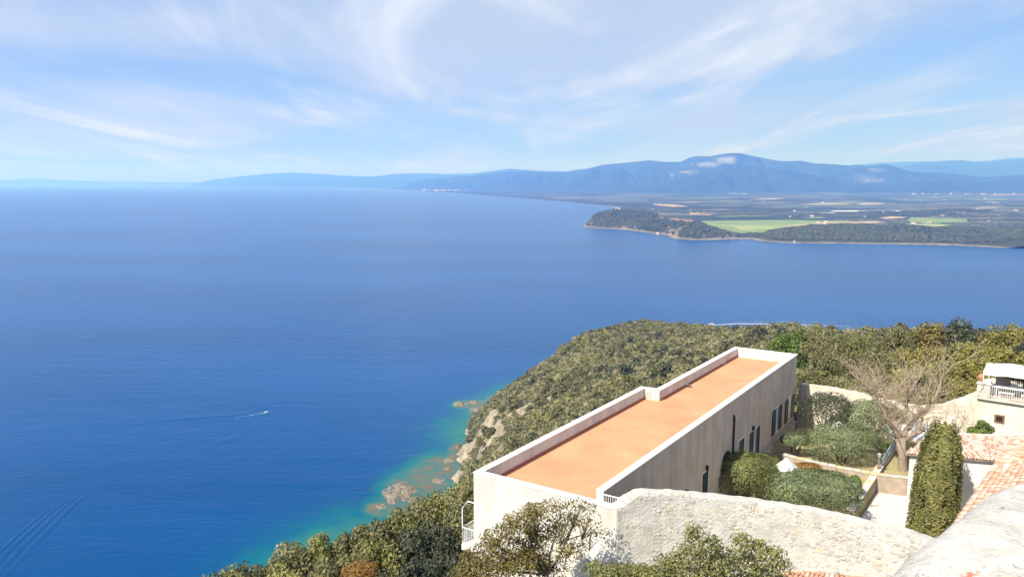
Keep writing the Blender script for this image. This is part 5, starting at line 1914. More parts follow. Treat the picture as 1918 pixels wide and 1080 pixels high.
def spot(cur, px, py, rad, c, sharp=.6):
    """a lichen or brick patch with a wavy edge at one place on the stone"""
    q = at(px, py, 198.74) - _tw
    vm = n.new('ShaderNodeVectorMath'); vm.operation = 'DISTANCE'; vm.inputs[1].default_value = q
    l.new(tcn.outputs['Object'], vm.inputs[0])
    ad_ = n.new('ShaderNodeMath'); ad_.operation = 'MULTIPLY_ADD'; ad_.inputs[1].default_value = -rad * 3.4
    l.new(nzs(20, 8, .7), ad_.inputs[0]); ad_.inputs[2].default_value = rad * 1.7
    ad2 = n.new('ShaderNodeMath'); ad2.operation = 'ADD'; l.new(vm.outputs['Value'], ad2.inputs[0]); l.new(ad_.outputs[0], ad2.inputs[1])
    return layer(cur, ad2.outputs[0], rad, rad * sharp, c)


cur = spot(cur, 1878, 1052, .042, (0.62, 0.48, 0.12), .3)
cur = spot(cur, 1822, 1086, .040, (0.50, 0.16, 0.10), .8)
cur = spot(cur, 1845, 1078, .030, (0.50, 0.16, 0.10), .8)
cur = spot(cur, 1800, 1000, .045, (0.68, 0.60, 0.40), .3)
l.new(cur, p.inputs['Base Color'])
bp_ = n.new('ShaderNodeBump'); bp_.inputs['Strength'].default_value = 1.0; bp_.inputs['Distance'].default_value = .01
l.new(nzs(40, 6), bp_.inputs['Height']); l.new(bp_.outputs[0], p.inputs['Normal'])
mo = link('merlon', me, mm, tower)

# ------------------------------------------------------------------ plants
gl_ = np.random.default_rng(99)


def tree(name, base, w, h, leaf_mat, label, cat, n_leaf=4200, leaf=.22, group=None, lumps=None, r=.16, bark='dark_bark', aspect=.6, shell=.5, k=14, rz=None, small=.42):
    r_ = empty(name, base, label, cat, group, rz if rz is not None else rnd.uniform(0, 6.28))
    lm = lumps or crown_lumps(w, h, k, gl_, small)
    P, N = lumpy(n_leaf, lm, gl_, shell)
    P[:, 2] = np.maximum(P[:, 2], .12)
    link('crown', leaf_mesh('crown', P, N, leaf, aspect, .6, gl_), M[leaf_mat], r_)
    trunk_mb(h, r, w, gl_).build('trunk', M[bark], r_, None, True)
    return r_


# clipped garden bushes: leaves over a rounded block
def clipped(base, w, d, h, leaf_mat, label, n_leaf=9000, leaf=.13, pw=4.0, rz=0.0, lift=.08, amp=.13, name='clipped_bush', stems=True):
    r_ = empty(name, base, label, 'bush', None, rz)
    dv = gl_.normal(0, 1, (n_leaf, 3)); dv[:, 2] = np.where(dv[:, 2] < -.4, -dv[:, 2], dv[:, 2])
    dv /= np.linalg.norm(dv, axis=1)[:, None]
    k = (np.abs(dv[:, 0]) ** pw + np.abs(dv[:, 1]) ** pw + np.abs(dv[:, 2]) ** pw) ** (-1 / pw)
    dep = 1 - .22 * gl_.random(n_leaf) ** 2
    stray = gl_.random(n_leaf) < .03                         # shoots that have outgrown the last clipping
    dep = np.where(stray, 1 + .10 * gl_.random(n_leaf), dep)
    P = dv * (k * dep)[:, None]
    bump_ = 1 + amp * np_noise(P[:, 0] * 3.1 + P[:, 2], P[:, 1] * 3.1 - P[:, 2] * 2, 77, 3)
    P *= bump_[:, None]
    P = P * np.array([w / 2, d / 2, (h - lift) / 2]) + np.array([0, 0, lift + (h - lift) / 2])
    link('foliage', leaf_mesh('foliage', P, dv, leaf, .6, .55, gl_), M[leaf_mat], r_)
    if stems:
        mb = MB()
        for i in range(5):
            a = 6.28 * i / 5
            mb.tube([(.10 * math.cos(a), .1 * math.sin(a), -.3), (.14 * w * math.cos(a), .14 * d * math.sin(a), h * .35), (.34 * w * math.cos(a), .34 * d * math.sin(a), h * .7)], [.07, .05, .02], 5)
        mb.build('stems', M['dark_bark'], r_, None, True)
    return r_


def bush_px(x0, x1, y0, y1, zb, mat, label, dfac=.8, **k):
    """a bush whose outline in the photograph is x0..x1, y0..y1, standing on zb"""
    c = at((x0 + x1) / 2, y1, zb)
    s_ = pxm(c)
    w = (x1 - x0) / s_
    d = w * dfac
    c = c + Vector((c.x, c.y, 0)).normalized() * d * .45
    s_ = pxm(c)
    w = (x1 - x0) / s_
    h = aty((x0 + x1) / 2, y0, c.y + d * .12).z - zb
    return clipped((c.x, c.y, zb), w, d, max(h, .6), mat, label, **k)


bush_px(1331, 1447, 853, 952, ZG, 'leaf_hedge', 'olive green box clipped hedge against the building, left of the white gazebo', .75, pw=5.5, n_leaf=15000)
bush_px(1441, 1598, 884, 978, ZG, 'leaf_grey', 'wide grey green clipped hedge just behind the rubble wall', .7, pw=3.6, n_leaf=16000)
bush_px(1508, 1643, 796, 880, ZG, 'leaf_grey', 'large rounded grey green bush in the middle of the garden', .75, pw=2.8, n_leaf=14000)
bush_px(1461, 1516, 812, 862, ZG, 'leaf_grey', 'small bush on bare stems left of the large rounded bush', .8, pw=2.3, n_leaf=4000, lift=.95)
bush_px(1497, 1592, 737, 836, ZG, 'leaf_dark', 'dark clipped bush nearest the building at the back of the garden', .8, pw=3.0, n_leaf=9000)
bush_px(1570, 1688, 750, 842, ZG, 'leaf_grey', 'dense dark bush behind the bare tree, beside the back wall', .8, pw=2.6, n_leaf=10000)
bush_px(1408, 1453, 851, 880, ZG, 'leaf_yellow', 'low yellow ochre hedge touching the building behind the box hedge', .9, pw=4, n_leaf=3000, leaf=.11)
bush_px(1487, 1536, 868, 890, ZG, 'leaf_rust', 'low rusty dry hedge behind the white gazebo', .8, pw=4, n_leaf=2600, leaf=.10, lift=.02)
bush_px(1584, 1612, 890, 938, ZG, 'leaf_bright', 'small bright green shrub beside the white lamp post', .8, pw=2.4, n_leaf=2200, leaf=.10)
bush_px(1640, 1664, 828, 850, ZG, 'leaf_bright', 'small green shrub behind the blue railing', .8, pw=2.4, n_leaf=1800, leaf=.10)

# tall cypress in front of the small white house
c = at(1752, 1010, ZP - .4)
cy_ = 51.6
base = aty(1748, 1000, cy_); tip = aty(1763, 797, cy_)
ct = empty('cypress', (base.x, base.y, ZP - .3), 'tall dark green columnar cypress in front of the small white house', 'tree')
H_ = tip.z - (ZP - .3); s_ = pxm(base)
n_ = 34000
t = gl_.random(n_) ** .85
zc_ = t * H_
th_ = gl_.uniform(0, 6.283, n_)
fl = np.floor(th_ / 6.283 * 9 + np.sin(t * 9) * .5)
wid = (np.interp(t, [0, .06, .3, .6, .82, .93, 1.0], [.40, .48, .48, .45, .38, .26, .04])) * (78 / s_)
rr = wid * (1 - .30 * gl_.random(n_) ** 1.5) * (1 + .14 * np.sin(th_ * 7 + t * 10) + .10 * np_noise(th_ * 2, t * 9, 5, 3))
P = np.stack([rr * np.cos(th_) + (t - .5) * .38, rr * np.sin(th_), zc_], 1)
N = np.stack([np.cos(th_), np.sin(th_), np.full(n_, .7)], 1)
# tufts that break the outline
for k_ in range(110):
    t0_, a0_ = gl_.random() ** .9 * .93 + .03, gl_.uniform(0, 6.283)
    w0_ = np.interp(t0_, [0, .06, .3, .6, .82, .93, 1.0], [.40, .48, .48, .45, .38, .26, .04]) * (78 / s_)
    m0_ = 60
    q_ = gl_.normal(0, 1, (m0_, 3)) * np.array([.09, .09, .26])
    P = np.concatenate([P, q_ + np.array([w0_ * 1.02 * math.cos(a0_) + (t0_ - .5) * .38, w0_ * 1.02 * math.sin(a0_), t0_ * H_ + .25])])
    N = np.concatenate([N, np.tile([math.cos(a0_), math.sin(a0_), .6], (m0_, 1))])
# several leading spires
for (dx, top, k_) in ((-.75, .90, 1100), (.85, .88, 1000), (.15, 1.03, 900), (-.35, .96, 800), (.5, .93, 700)):
    tt_ = gl_.random(k_)
    zz_ = (top - .22 + .22 * tt_) * H_
    r2 = .42 * (1 - tt_) ** .8 + .03
    a_ = gl_.uniform(0, 6.283, k_)
    P = np.concatenate([P, np.stack([dx * 1.0 + .1 + r2 * np.cos(a_), r2 * np.sin(a_), zz_], 1)])
    N = np.concatenate([N, np.stack([np.cos(a_), np.sin(a_), np.full(k_, .6)], 1)])
link('foliage', leaf_mesh('foliage', P, N, .19, .6, .45, gl_), M['leaf_cypress'], ct)
MB().tube([(0, 0, -.6), (.05, 0, H_ * .85)], [.22, .05], 8).build('trunk', M['dark_bark'], ct, None, True)

# bright climbing shrub by the terrace house
c = at(1840, 812, 178.4)
lm = [((gl_.uniform(-1.9, 1.9), gl_.uniform(-.5, .5), gl_.uniform(.1, .7)), (.55, .4, .35)) for _ in range(12)] + [((.2, 0, .95), (.4, .4, .4))]
ff = aty(1838, 812, 62.5)
tree('climbing_shrub', (ff.x, ff.y, ff.z - .1), 4, 1.4, 'leaf_bright', 'bright green leafy shrub in front of the terrace house wall', 'shrub', 2600, .20, None, lm, .05)
# green hedge at the back of the terrace
for k in range(5):
    q = Vector(TF.p(1.6 + k * 1.5, -4.5, TZ - .2))
    labs = ['dark green shrub behind the terrace, leftmost under the canopy', 'dark green shrub behind the terrace, second under the canopy', 'dark green shrub behind the terrace, third under the canopy', 'dark green shrub behind the terrace near the right edge', 'dark green shrub behind the terrace at the frame edge']
    clipped(q, 1.5, 1.0, 2.0, 'leaf_dark', labs[k], 2500, .13, 3.0, name='terrace_shrub')

# bare tree: recursive branching
bt_b = aty(1692, 888, 61.9)
bt = empty('bare_tree', (bt_b.x, bt_b.y, ZG - .1), 'bare pollarded tree with a pale trunk and a spray of leafless branches', 'tree')
s_ = pxm(bt_b)


def P2(px, py, dy=0.0):
    q = aty(px, py, bt_b.y + dy); return q - Vector(bt.location)


trunk = MB()
trunk.tube([P2(1692, 900), P2(1691, 880), P2(1690, 850), P2(1686, 818)], [.40, .34, .33, .40], 10)
trunk.build('trunk', M['bark'], bt, None, True)
LIMBS = [
    [(1686, 822, 0), (1672, 800, -.3), (1660, 782, -.5), (1648, 756, -.7), (1640, 735, -.8)],
    [(1684, 822, 0), (1678, 800, .3), (1690, 780, .6), (1700, 765, .8), (1697, 745, .9)],
    [(1692, 824, 0), (1712, 812, -.2), (1728, 806, -.3), (1726, 790, -.3), (1732, 775, -.2)],
    [(1688, 818, 0), (1676, 790, .8), (1664, 765, 1.4), (1655, 740, 1.9)],
    [(1690, 818, 0), (1704, 796, .6), (1722, 778, 1.1), (1742, 758, 1.4), (1752, 740, 1.5)],
]
twigs = MB()
g3 = random.Random(11)


def branch(p0, d, L_, r_, depth_):
    if depth_ == 0 or r_ < .006:
        return
    pts_ = [p0]
    dd_ = d.copy(); p_ = p0.copy()
    n_ = 4
    for i in range(n_):
        dd_ = (dd_ + Vector((g3.gauss(0, .20), g3.gauss(0, .20), g3.gauss(.02, .14)))).normalized()
        p_ = p_ + dd_ * (L_ / n_)
        pts_.append(p_.copy())
    twigs.tube(pts_, [r_ * (1 - .55 * i / n_) for i in range(n_ + 1)], 4, False)
    for k in range(g3.randint(2, 4) if depth_ > 1 else g3.randint(1, 3)):
        i = g3.randint(1, n_)
        nd = (dd_ + Vector((g3.gauss(0, .55), g3.gauss(0, .55), g3.gauss(.12, .35)))).normalized()
        branch(pts_[i], nd, L_ * g3.uniform(.5, .85), r_ * .55, depth_ - 1)


for lm in LIMBS:
    pts_ = [P2(*q) for q in lm]
    n_ = len(pts_)
    fine_ = []
    for i in range(n_ - 1):
        for k in range(5):
            t = k / 5
            fine_.append(pts_[i].lerp(pts_[i + 1], t) + Vector((g3.gauss(0, .035), g3.gauss(0, .035), g3.gauss(0, .025))) * (1 if i + k else 0))
    fine_.append(pts_[-1])
    rad = [.24 * (1 - .62 * i / (len(fine_) - 1)) * g3.uniform(.86, 1.16) for i in range(len(fine_))]
    MB().tube(fine_, rad, 8).build('limb', M['bark'], bt, None, True)
    # knuckle with a fan of shoots
    for j in range(1, n_):
        for k in range(13 if j == n_ - 1 else 5):
            d = (pts_[j] - pts_[j - 1]).normalized() * .35 + Vector((g3.gauss(0, .85), g3.gauss(0, .6), g3.uniform(-.15, 1.0)))
            branch(pts_[j], d.normalized(), g3.uniform(1.0, 2.6), g3.uniform(.02, .038), 3)
for (px, py, tx, ty) in ((1697, 748, 1690, 665), (1655, 742, 1600, 670), (1640, 736, 1612, 668), (1752, 742, 1790, 668), (1752, 742, 1775, 655), (1732, 776, 1800, 700), (1697, 748, 1722, 660), (1648, 758, 1592, 700)):
    a, b = P2(px, py, .4), P2(tx, ty, .4)
    branch(a, (b - a).normalized(), (b - a).length * .8, .05, 4)
o = twigs.build('twigs', M['twig'], bt, None, True)
o['kind'] = 'stuff'

# foreground trees at the bottom edge
fy = 34.4
c = aty(1010, 1010, fy)
gz = ground(c.x, c.y)
lm = []
g4 = np.random.default_rng(4)
ptr = [(900, 1060, 45, 40), (930, 1020, 40, 34), (880, 1080, 40, 30), (965, 985, 36, 28), (1000, 965, 34, 24), (1045, 950, 36, 18), (1085, 950, 34, 18), (1105, 975, 24, 22), (1120, 1000, 18, 10), (1060, 985, 40, 22), (1020, 1010, 44, 26),
       (985, 1040, 46, 34), (940, 1065, 46, 34), (1090, 1020, 24, 20), (1020, 1065, 50, 22), (1065, 1040, 26, 24), (1000, 1000, 26, 30)]
for (px, py, rx, rz_) in ptr:
    q = aty(px, py, fy + g4.uniform(-.9, .9)); s_ = pxm(q)
    lm.append(((q.x - c.x, q.y - c.y, q.z - gz), (rx / s_, rx / s_ * .9, rz_ / s_)))
ft = empty('bronze_tree', (c.x, c.y, gz), 'open bronze and olive tree in front of the building end wall', 'tree')
P, N = lumpy(31000, lm, gl_, .9)
# thin to clusters so that the wall shows through
cl = np_noise(P[:, 0] * 2.2 + P[:, 1], P[:, 2] * 2.2, 13, 2)
pr_ = np.interp(P[:, 0], [-3, -1.0, .3, 2.6], [1.2, 1.1, .48, .30])
keep = gl_.random(len(P)) < pr_ * (0.35 + 1.0 * (cl > -.05))
link('crown', leaf_mesh('crown', P[keep], N[keep], .115, .7, .9, gl_), M['leaf_bronze'], ft)
mb = MB()


def Q(px, py, dy=0.0):
    q = aty(px, py, fy + dy); return Vector((q.x - c.x, q.y - c.y, q.z - gz))


b0 = Vector((0, 0, -.3))
st = Q(1025, 1075)
for ln, r_ in (([b0, st, Q(1045, 1045), Q(1062, 1010), Q(1078, 970), Q(1090, 945)], .11), ([st, Q(1030, 1040), Q(1040, 1000, .2), Q(1050, 960, .3)], .07), ([st, Q(1000, 1030), Q(985, 990, .2), Q(1000, 960)], .07),
               ([st, Q(970, 1050), Q(930, 1020), Q(915, 1000)], .08), ([Q(1062, 1010), Q(1095, 1000), Q(1125, 995)], .035), ([Q(1045, 1045), Q(1085, 1030), Q(1105, 1015)], .035), ([Q(1000, 1030), Q(960, 1010), Q(945, 990)], .04), ([st, Q(945, 1068), Q(895, 1050)], .06), ([Q(1040, 1000, .2), Q(1015, 975), Q(1005, 955)], .03), ([Q(1078, 970), Q(1060, 950), Q(1045, 940)], .025)):
    mb.tube(ln, [r_ * (1 - .7 * i / (len(ln) - 1)) for i in range(len(ln))], 6)
for k in range(150):                                       # twigs into the leaf clusters
    l_ = lm[gl_.integers(0, len(lm))]
    e = Vector(l_[0]) + Vector((gl_.normal(0, .5) * l_[1][0], gl_.normal(0, .5) * l_[1][1], gl_.normal(0, .6) * l_[1][2]))
    s0 = Vector(l_[0]) * .85 + Vector((0, 0, st.z * .12)) - Vector((0, 0, .3))
    mb.tube([s0, s0.lerp(e, .5) + Vector((0, 0, .08)), e], [.018, .012, .006], 4, False)
mb.build('trunk', M['dark_bark'], ft, None, True)

fy2 = 31.8
c = aty(1310, 1040, fy2); gz = ground(c.x, c.y)
ptr = [(1110, 1066, 24, 18), (1145, 1072, 36, 16), (1200, 1074, 40, 14), (1255, 1058, 38, 20), (1300, 1005, 22, 24), (1290, 1040, 34, 26), (1330, 1018, 26, 18), (1345, 1050, 44, 26), (1390, 1015, 26, 18), (1420, 1022, 18, 14), (1400, 1050, 42, 24), (1445, 1040, 32, 18), (1462, 1062, 24, 18), (1235, 1078, 40, 16), (1330, 1085, 80, 22), (1430, 1085, 50, 22), (1180, 1092, 80, 14)]
lm = []
for (px, py, rx, rz_) in ptr:
    q = aty(px, py, fy2 + g4.uniform(-.9, .9)); s_ = pxm(q)
    lm.append(((q.x - c.x, q.y - c.y, q.z - gz), (rx / s_, rx / s_ * .9, rz_ / s_)))
tree('green_tree', (c.x, c.y, gz), 8, c.z - gz + 1, 'leaf_olive', 'bushy green tree at the bottom edge in front of the rubble wall', 'tree', 15000, .125, None, lm, .2, aspect=.7, rz=0.0, shell=.7)

# trees of the near left slope, each with its own place
SLOPE_TREES = [
    (402, 1066, 50, 3.2, 'leaf_grey', 'grey twiggy shrub at the left end of the tree line above the sea'),
    (440, 1052, 52, 3.6, 'leaf_olive', 'olive green tree second from the left end of the slope'),
    (492, 1034, 54, 4.0, 'leaf_oak', 'rounded oak third from the left end of the slope edge'),
    (548, 1010, 56, 4.2, 'leaf_oak', 'oak crown on the slope edge below the open sea, left of the middle'),
    (604, 998, 57, 3.8, 'leaf_olive', 'pale olive crown on the slope edge, left of the rocky shallows'),
    (655, 985, 58, 3.8, 'leaf_oak', 'dark topped oak on the slope edge just left of the turquoise water'),
    (700, 966, 58, 4.0, 'leaf_oak', 'oak crown rising against the turquoise water at the near shore'),
    (748, 953, 60, 4.0, 'leaf_olive', 'sunlit olive crown below the flat brown rock in the water'),
    (795, 928, 62, 4.4, 'leaf_oak', 'broad oak crown below the rocky shallows, two left of the building'),
    (842, 905, 64, 4.2, 'leaf_olive', 'sunlit crown beside the building corner, highest on the slope'),
    (878, 890, 62, 3.6, 'leaf_oak', 'dark oak touching the building corner below the white cliff'),
    (470, 1080, 46, 3.6, 'leaf_oak', 'oak at the bottom edge near the left end of the slope'),
    (525, 1062, 48, 3.8, 'leaf_olive', 'olive coloured shrub in the second row near the left end'),
    (590, 1046, 50, 3.8, 'leaf_oak', 'leafy oak in the second row, above the rust orange shrub'),
    (650, 1030, 51, 3.8, 'leaf_oak', 'oak in the second row behind the rust orange shrub'),
    (712, 1008, 52, 4.0, 'leaf_olive', 'bright olive crown in the middle of the slope trees'),
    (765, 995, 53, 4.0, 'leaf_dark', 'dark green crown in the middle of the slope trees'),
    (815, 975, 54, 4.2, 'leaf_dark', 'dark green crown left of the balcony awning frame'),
    (862, 950, 56, 4.0, 'leaf_oak', 'oak crown against the building end wall above the balcony'),
    (640, 1085, 45, 3.2, 'leaf_oak', 'oak crown at the bottom edge left of the rust orange shrub'),
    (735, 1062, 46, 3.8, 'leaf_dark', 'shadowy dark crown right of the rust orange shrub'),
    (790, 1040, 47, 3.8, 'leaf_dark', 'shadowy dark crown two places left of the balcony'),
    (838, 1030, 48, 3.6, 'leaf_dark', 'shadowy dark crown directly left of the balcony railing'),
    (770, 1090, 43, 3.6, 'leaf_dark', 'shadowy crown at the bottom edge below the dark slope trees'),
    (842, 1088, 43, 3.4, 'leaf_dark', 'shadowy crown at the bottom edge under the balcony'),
]
oak_lib = {}
for i in range(5):
    lmx = crown_lumps(4.2, 4.2, 17, gl_, .46)
    P, N = lumpy(5200, lmx, gl_, .55)
    P[:, 2] = np.maximum(P[:, 2], .1)
    oak_lib[i] = (P, N)
oak_mesh = {}


def oak(i, mk, leaf=.20, kind='o'):
    if (i, mk) not in oak_mesh:
        P, N = oak_lib[i]
        me_ = leaf_mesh('crown', P, N, leaf, .7, .6, gl_); me_.materials.append(M[mk])
        oak_mesh[(i, mk)] = me_
    return oak_mesh[(i, mk)]


trunk_me = [trunk_mb(4.2, .15, 4.2, gl_).mesh('trunk', True) for _ in range(3)]
for t_ in trunk_me:
    t_.materials.append(M['dark_bark'])


def place_oak(px, py, y, h, mk, label, group, wf=1.0, name='holm_oak', sink=.0):
    tp_ = aty(px, py, y)
    gz_ = ground(tp_.x, tp_.y)
    base = max(gz_ - .3, tp_.z - h * 1.75) if tp_.z - gz_ > h else tp_.z - h
    hh = tp_.z - base
    root_z = min(base, gz_ - .3)                            # the trunk reaches down to the slope
    r_ = empty(name, (tp_.x, tp_.y, root_z), label, 'tree' if name != 'shrub' else 'shrub', group, rnd.uniform(0, 6.28))
    k_ = hh / 4.2 * .98
    w = max(h / 4.2, k_ * .62) * wf * rnd.uniform(.95, 1.15)
    cr = link('crown', oak(rnd.randrange(5), mk), None, r_); cr.scale = (w, w, k_); cr.location = (0, 0, base - root_z)
    tk = link('trunk', rnd.choice(trunk_me), None, r_); tk.scale = (w, w, (hh + base - root_z) / 4.2)
    return r_


for px, py, y, h, mk, lab in SLOPE_TREES:
    place_oak(px, py, y, h, mk, lab, 'trees on the steep slope left of the building')
c = aty(672, 1050, 43.5)
rs = empty('rust_shrub', (c.x, c.y, c.z - 2.4), 'rust orange shrub at the bottom edge among the dark slope trees', 'shrub')
P, N = lumpy(2600, crown_lumps(2.6, 2.5, 12, gl_, .5), gl_, .6)
link('crown', leaf_mesh('crown', P, N, .12, .6, .7, gl_), M['leaf_rust'], rs)
trunk_mb(2.4, .07, 2.4, gl_).build('trunk', M['dark_bark'], rs, None, True)

# trees along the crest behind the garden
CREST = [
    (1478, 614, 128, 5.5, 'leaf_bright', 'bright fresh green tree on the crest above the far roof end'),
    (1530, 618, 126, 4.5, 'leaf_oak', 'dull olive crown right of the bright green crest tree'),
    (1570, 622, 122, 4.5, 'leaf_oak', 'low crown on the crest just left of the sea gap'),
    (1612, 626, 118, 4.2, 'leaf_olive', 'low olive crown on the crest under the boat wake'),
    (1655, 616, 122, 5.0, 'leaf_oak', 'crown where the crest starts to rise right of the wake'),
    (1692, 603, 124, 6.0, 'leaf_oak', 'tall grey olive tree on the crest, left of the ochre one'),
    (1735, 608, 122, 5.5, 'leaf_olive', 'olive crown between the two tall crest trees'),
    (1765, 598, 120, 6.0, 'leaf_bronze', 'ochre brown tree on the crest touching the dark green one'),
    (1812, 596, 116, 6.8, 'leaf_dark', 'dark blue green tree standing highest on the right crest'),
    (1862, 606, 108, 5.5, 'leaf_yellow', 'yellow olive tree right of the dark crest tree'),
    (1908, 606, 104, 5.5, 'leaf_yellow', 'yellow olive tree at the right frame edge on the crest'),
    (1930, 632, 98, 5.0, 'leaf_dark', 'dark crown cut by the right frame edge behind the canopy'),
    (1845, 636, 94, 5.0, 'leaf_yellow', 'yellow green crown behind the left end of the white canopy'),
    (1890, 645, 90, 4.5, 'leaf_yellow', 'yellow green crown directly above the white canopy'),
    (1790, 640, 98, 5.0, 'leaf_olive', 'olive crown behind the top right twigs of the bare tree'),
    (1745, 645, 98, 5.0, 'leaf_yellow', 'yellow green crown behind the top of the bare tree'),
    (1698, 648, 100, 4.8, 'leaf_yellow', 'yellow olive crown behind the top left of the bare tree'),
    (1650, 654, 100, 4.5, 'leaf_oak', 'dull crown left of the bare tree, above the garden wall'),
    (1600, 662, 98, 4.2, 'leaf_oak', 'brownish crown above the middle of the garden wall'),
    (1550, 668, 97, 4.0, 'leaf_oak', 'olive brown crown above the left part of the garden wall'),
    (1515, 690, 84, 3.4, 'leaf_oak', 'olive crown touching the far building corner'),
    (1575, 702, 83, 3.2, 'leaf_oak', 'low crown leaning over the left part of the garden wall'),
    (1630, 712, 82, 3.0, 'leaf_oak', 'low crown leaning over the middle of the garden wall'),
    (1700, 715, 80, 3.2, 'leaf_olive', 'low olive crown behind the branches and the garden wall'),
    (1760, 708, 79, 3.4, 'leaf_olive', 'low crown behind the right limbs of the bare tree'),
    (1810, 700, 78, 3.6, 'leaf_yellow', 'yellow green crown left of the terrace pillar'),
    (1820, 665, 86, 4.0, 'leaf_yellow', 'yellow green crown just left of the canopy corner'),
    (1640, 690, 90, 3.6, 'leaf_oak', 'dull green crown behind the left twigs of the bare tree'),
    (1720, 685, 88, 3.8, 'leaf_olive', 'olive crown behind the middle twigs of the bare tree'),
    (1775, 678, 88, 3.8, 'leaf_olive', 'olive crown behind the right twigs of the bare tree'),
]
for px, py, y, h, mk, lab in CREST:
    place_oak(px, py, y, h, mk, lab, 'trees and tall shrubs behind the garden', 1.15, 'crest_tree')
# filling scrub behind the garden wall
Xf = rng.uniform(24, 75, 700); Yf = rng.uniform(74, 150, 700)
okf = (Yf > 76 + .0 * Xf) & (Xf / Yf > .30)
Zf = hill_z(Xf, Yf)
scatter('scrub', np.stack([Xf[okf], Yf[okf], Zf[okf] - .2], 1), rng.uniform(0, 6.28, okf.sum()), rng.uniform(.9, 1.7, okf.sum()), rng.integers(0, 5, okf.sum()), near_b, 'olive scrub filling the ground behind the garden wall')

# ------------------------------------------------------------------ rocks in the shallows
def shore_rock(px, py, wx, wz, label, seed, dpt=1.0):
    c = at(px, py, 0)
    s_ = pxm(c)
    w = wx / s_
    d = w * dpt
    h = wz / s_ * .55
    me_ = MB()
    n_ = 48
    V = []
    for i in range(n_):
        for j in range(n_):
            x, y = (i / (n_ - 1) * 2 - 1), (j / (n_ - 1) * 2 - 1)
            rr_ = math.hypot(x, y)
            k_ = .65 + .5 * vnoise(x * 1.6 + seed * 7, y * 1.6, seed)
            z = (1 - (rr_ / k_) ** 2) * h
            z += h * .5 * vnoise(x * 3.5 + seed, y * 3.5, 3) + h * .7 * (.35 - abs(vnoise(x * 6, y * 6 + seed, 7))) + h * .35 * (.3 - abs(vnoise(x * 14, y * 14 + seed, 9)))
            V.append((x * w * .75, y * d * .75, max(z, -1.2)))
    o = link('shore_rock', np_mesh('shore_rock', V, grid_faces(n_, n_), True), M['rock'], None, (c.x, c.y, -.15))
    return set_props(o, label, 'rock', 'rocks standing out of the shallow water')


shore_rock(752, 920, 52, 12, 'largest flat brown rock in the turquoise shallows', 1, 1.5)
shore_rock(772, 937, 20, 6, 'small rock just right of the largest brown rock', 2, 1.2)
shore_rock(862, 757, 26, 8, 'left end rock of the small reef below the hillside', 3, .9)
shore_rock(886, 754, 16, 8, 'pointed rock in the middle of the small reef', 4, 1.0)
shore_rock(889, 767, 18, 6, 'lower rock in front of the small reef', 5, 1.0)
shore_rock(842, 863, 22, 7, 'rock at the water edge left of the white cliff', 6, 1.1)
shore_rock(838, 878, 12, 5, 'small pale rock below the white cliff', 7, 1.0)
shore_rock(860, 838, 14, 8, 'rock against the foot of the white cliff', 8, 1.0)
shore_rock(820, 900, 22, 4, 'low half drowned rock between the reef and the cliff', 9, 1.2)
shore_rock(712, 948, 18, 4, 'low rock at the left end of the shallows', 10, 1.3)

# ------------------------------------------------------------------ boats and wakes
def boat(px, py, L_, ang, label):
    c = at(px, py, 0)
    r_ = empty('motorboat', (c.x, c.y, 0), label, 'boat', None, ang)
    mb = MB()
    secs = [(-.5, .30, .16), (-.2, .36, .17), (.15, .32, .18), (.38, .16, .21), (.5, .01, .24)]
    for y, w, z in secs:
        mb.v += [(-w * .36 * L_, y * L_, z * L_ * .55), (-w * .22 * L_, y * L_, -.04 * L_), (w * .22 * L_, y * L_, -.04 * L_), (w * .36 * L_, y * L_, z * L_ * .55)]
    for i in range(4):
        for j in range(3):
            mb.f.append((i * 4 + j, i * 4 + j + 1, (i + 1) * 4 + j + 1, (i + 1) * 4 + j))
        mb.f.append((i * 4 + 3, i * 4, (i + 1) * 4, (i + 1) * 4 + 3))
    mb.f.append((0, 1, 2, 3))
    mb.build('hull', M['boat_hull'], r_)
    MB().prism([(-.08 * L_, -.18 * L_), (.08 * L_, -.18 * L_), (.06 * L_, .15 * L_), (-.06 * L_, .15 * L_)], .09 * L_, .24 * L_).build('cabin', M['boat_hull'], r_)
    MB().box(-.04 * L_, .04 * L_, -.56 * L_, -.49 * L_, -.02 * L_, .14 * L_).build('engine', M['black_iron'], r_)
    return r_


def ribbon(pts, widths, z=.05, foam=None, name='boat_wake', mat='foam', ridge_h=0.0):
    P = [at(px, py, 0) for px, py in pts]
    D_ = []
    for i in range(len(P) - 1):
        for k in range(8):
            D_.append((P[i].lerp(P[i + 1], k / 8), (i + k / 8) / (len(P) - 1)))
    D_.append((P[-1], 1.0))
    V, A_ = [], []
    m_ = 7 if ridge_h else 5
    for i, (p_, t) in enumerate(D_):
        a = D_[min(i + 1, len(D_) - 1)][0] - D_[max(i - 1, 0)][0]
        nr_ = Vector((-a.y, a.x, 0)).normalized()
        w = np.interp(t, np.linspace(0, 1, len(widths)), widths)
        for j in range(m_):
            s_ = j / (m_ - 1) * 2 - 1
            q = p_ + nr_ * (w * .5 * s_)
            zz_ = z + (ridge_h * (math.cos(s_ * math.pi) * .5 + .5) * math.sin(math.pi * min(1, t * .95 + .03)) ** .6 if ridge_h else 0)
            V.append((q.x, q.y, zz_))
            f = np.interp(t, np.linspace(0, 1, len(foam)), foam) if foam else 0
            A_.append(f * (1 - s_ * s_ * .7))
    me_ = np_mesh(name, V, grid_faces(m_, len(D_)), True)
    set_attr(me_, 'foam', A_)
    if mat == 'sea':
        set_attr(me_, 'shallow', np.zeros(len(V))); set_attr(me_, 'reef', np.zeros(len(V)))
    return set_props(link(name, me_, M[mat]), 'white wake and ripples behind a boat', None, None, 'stuff')


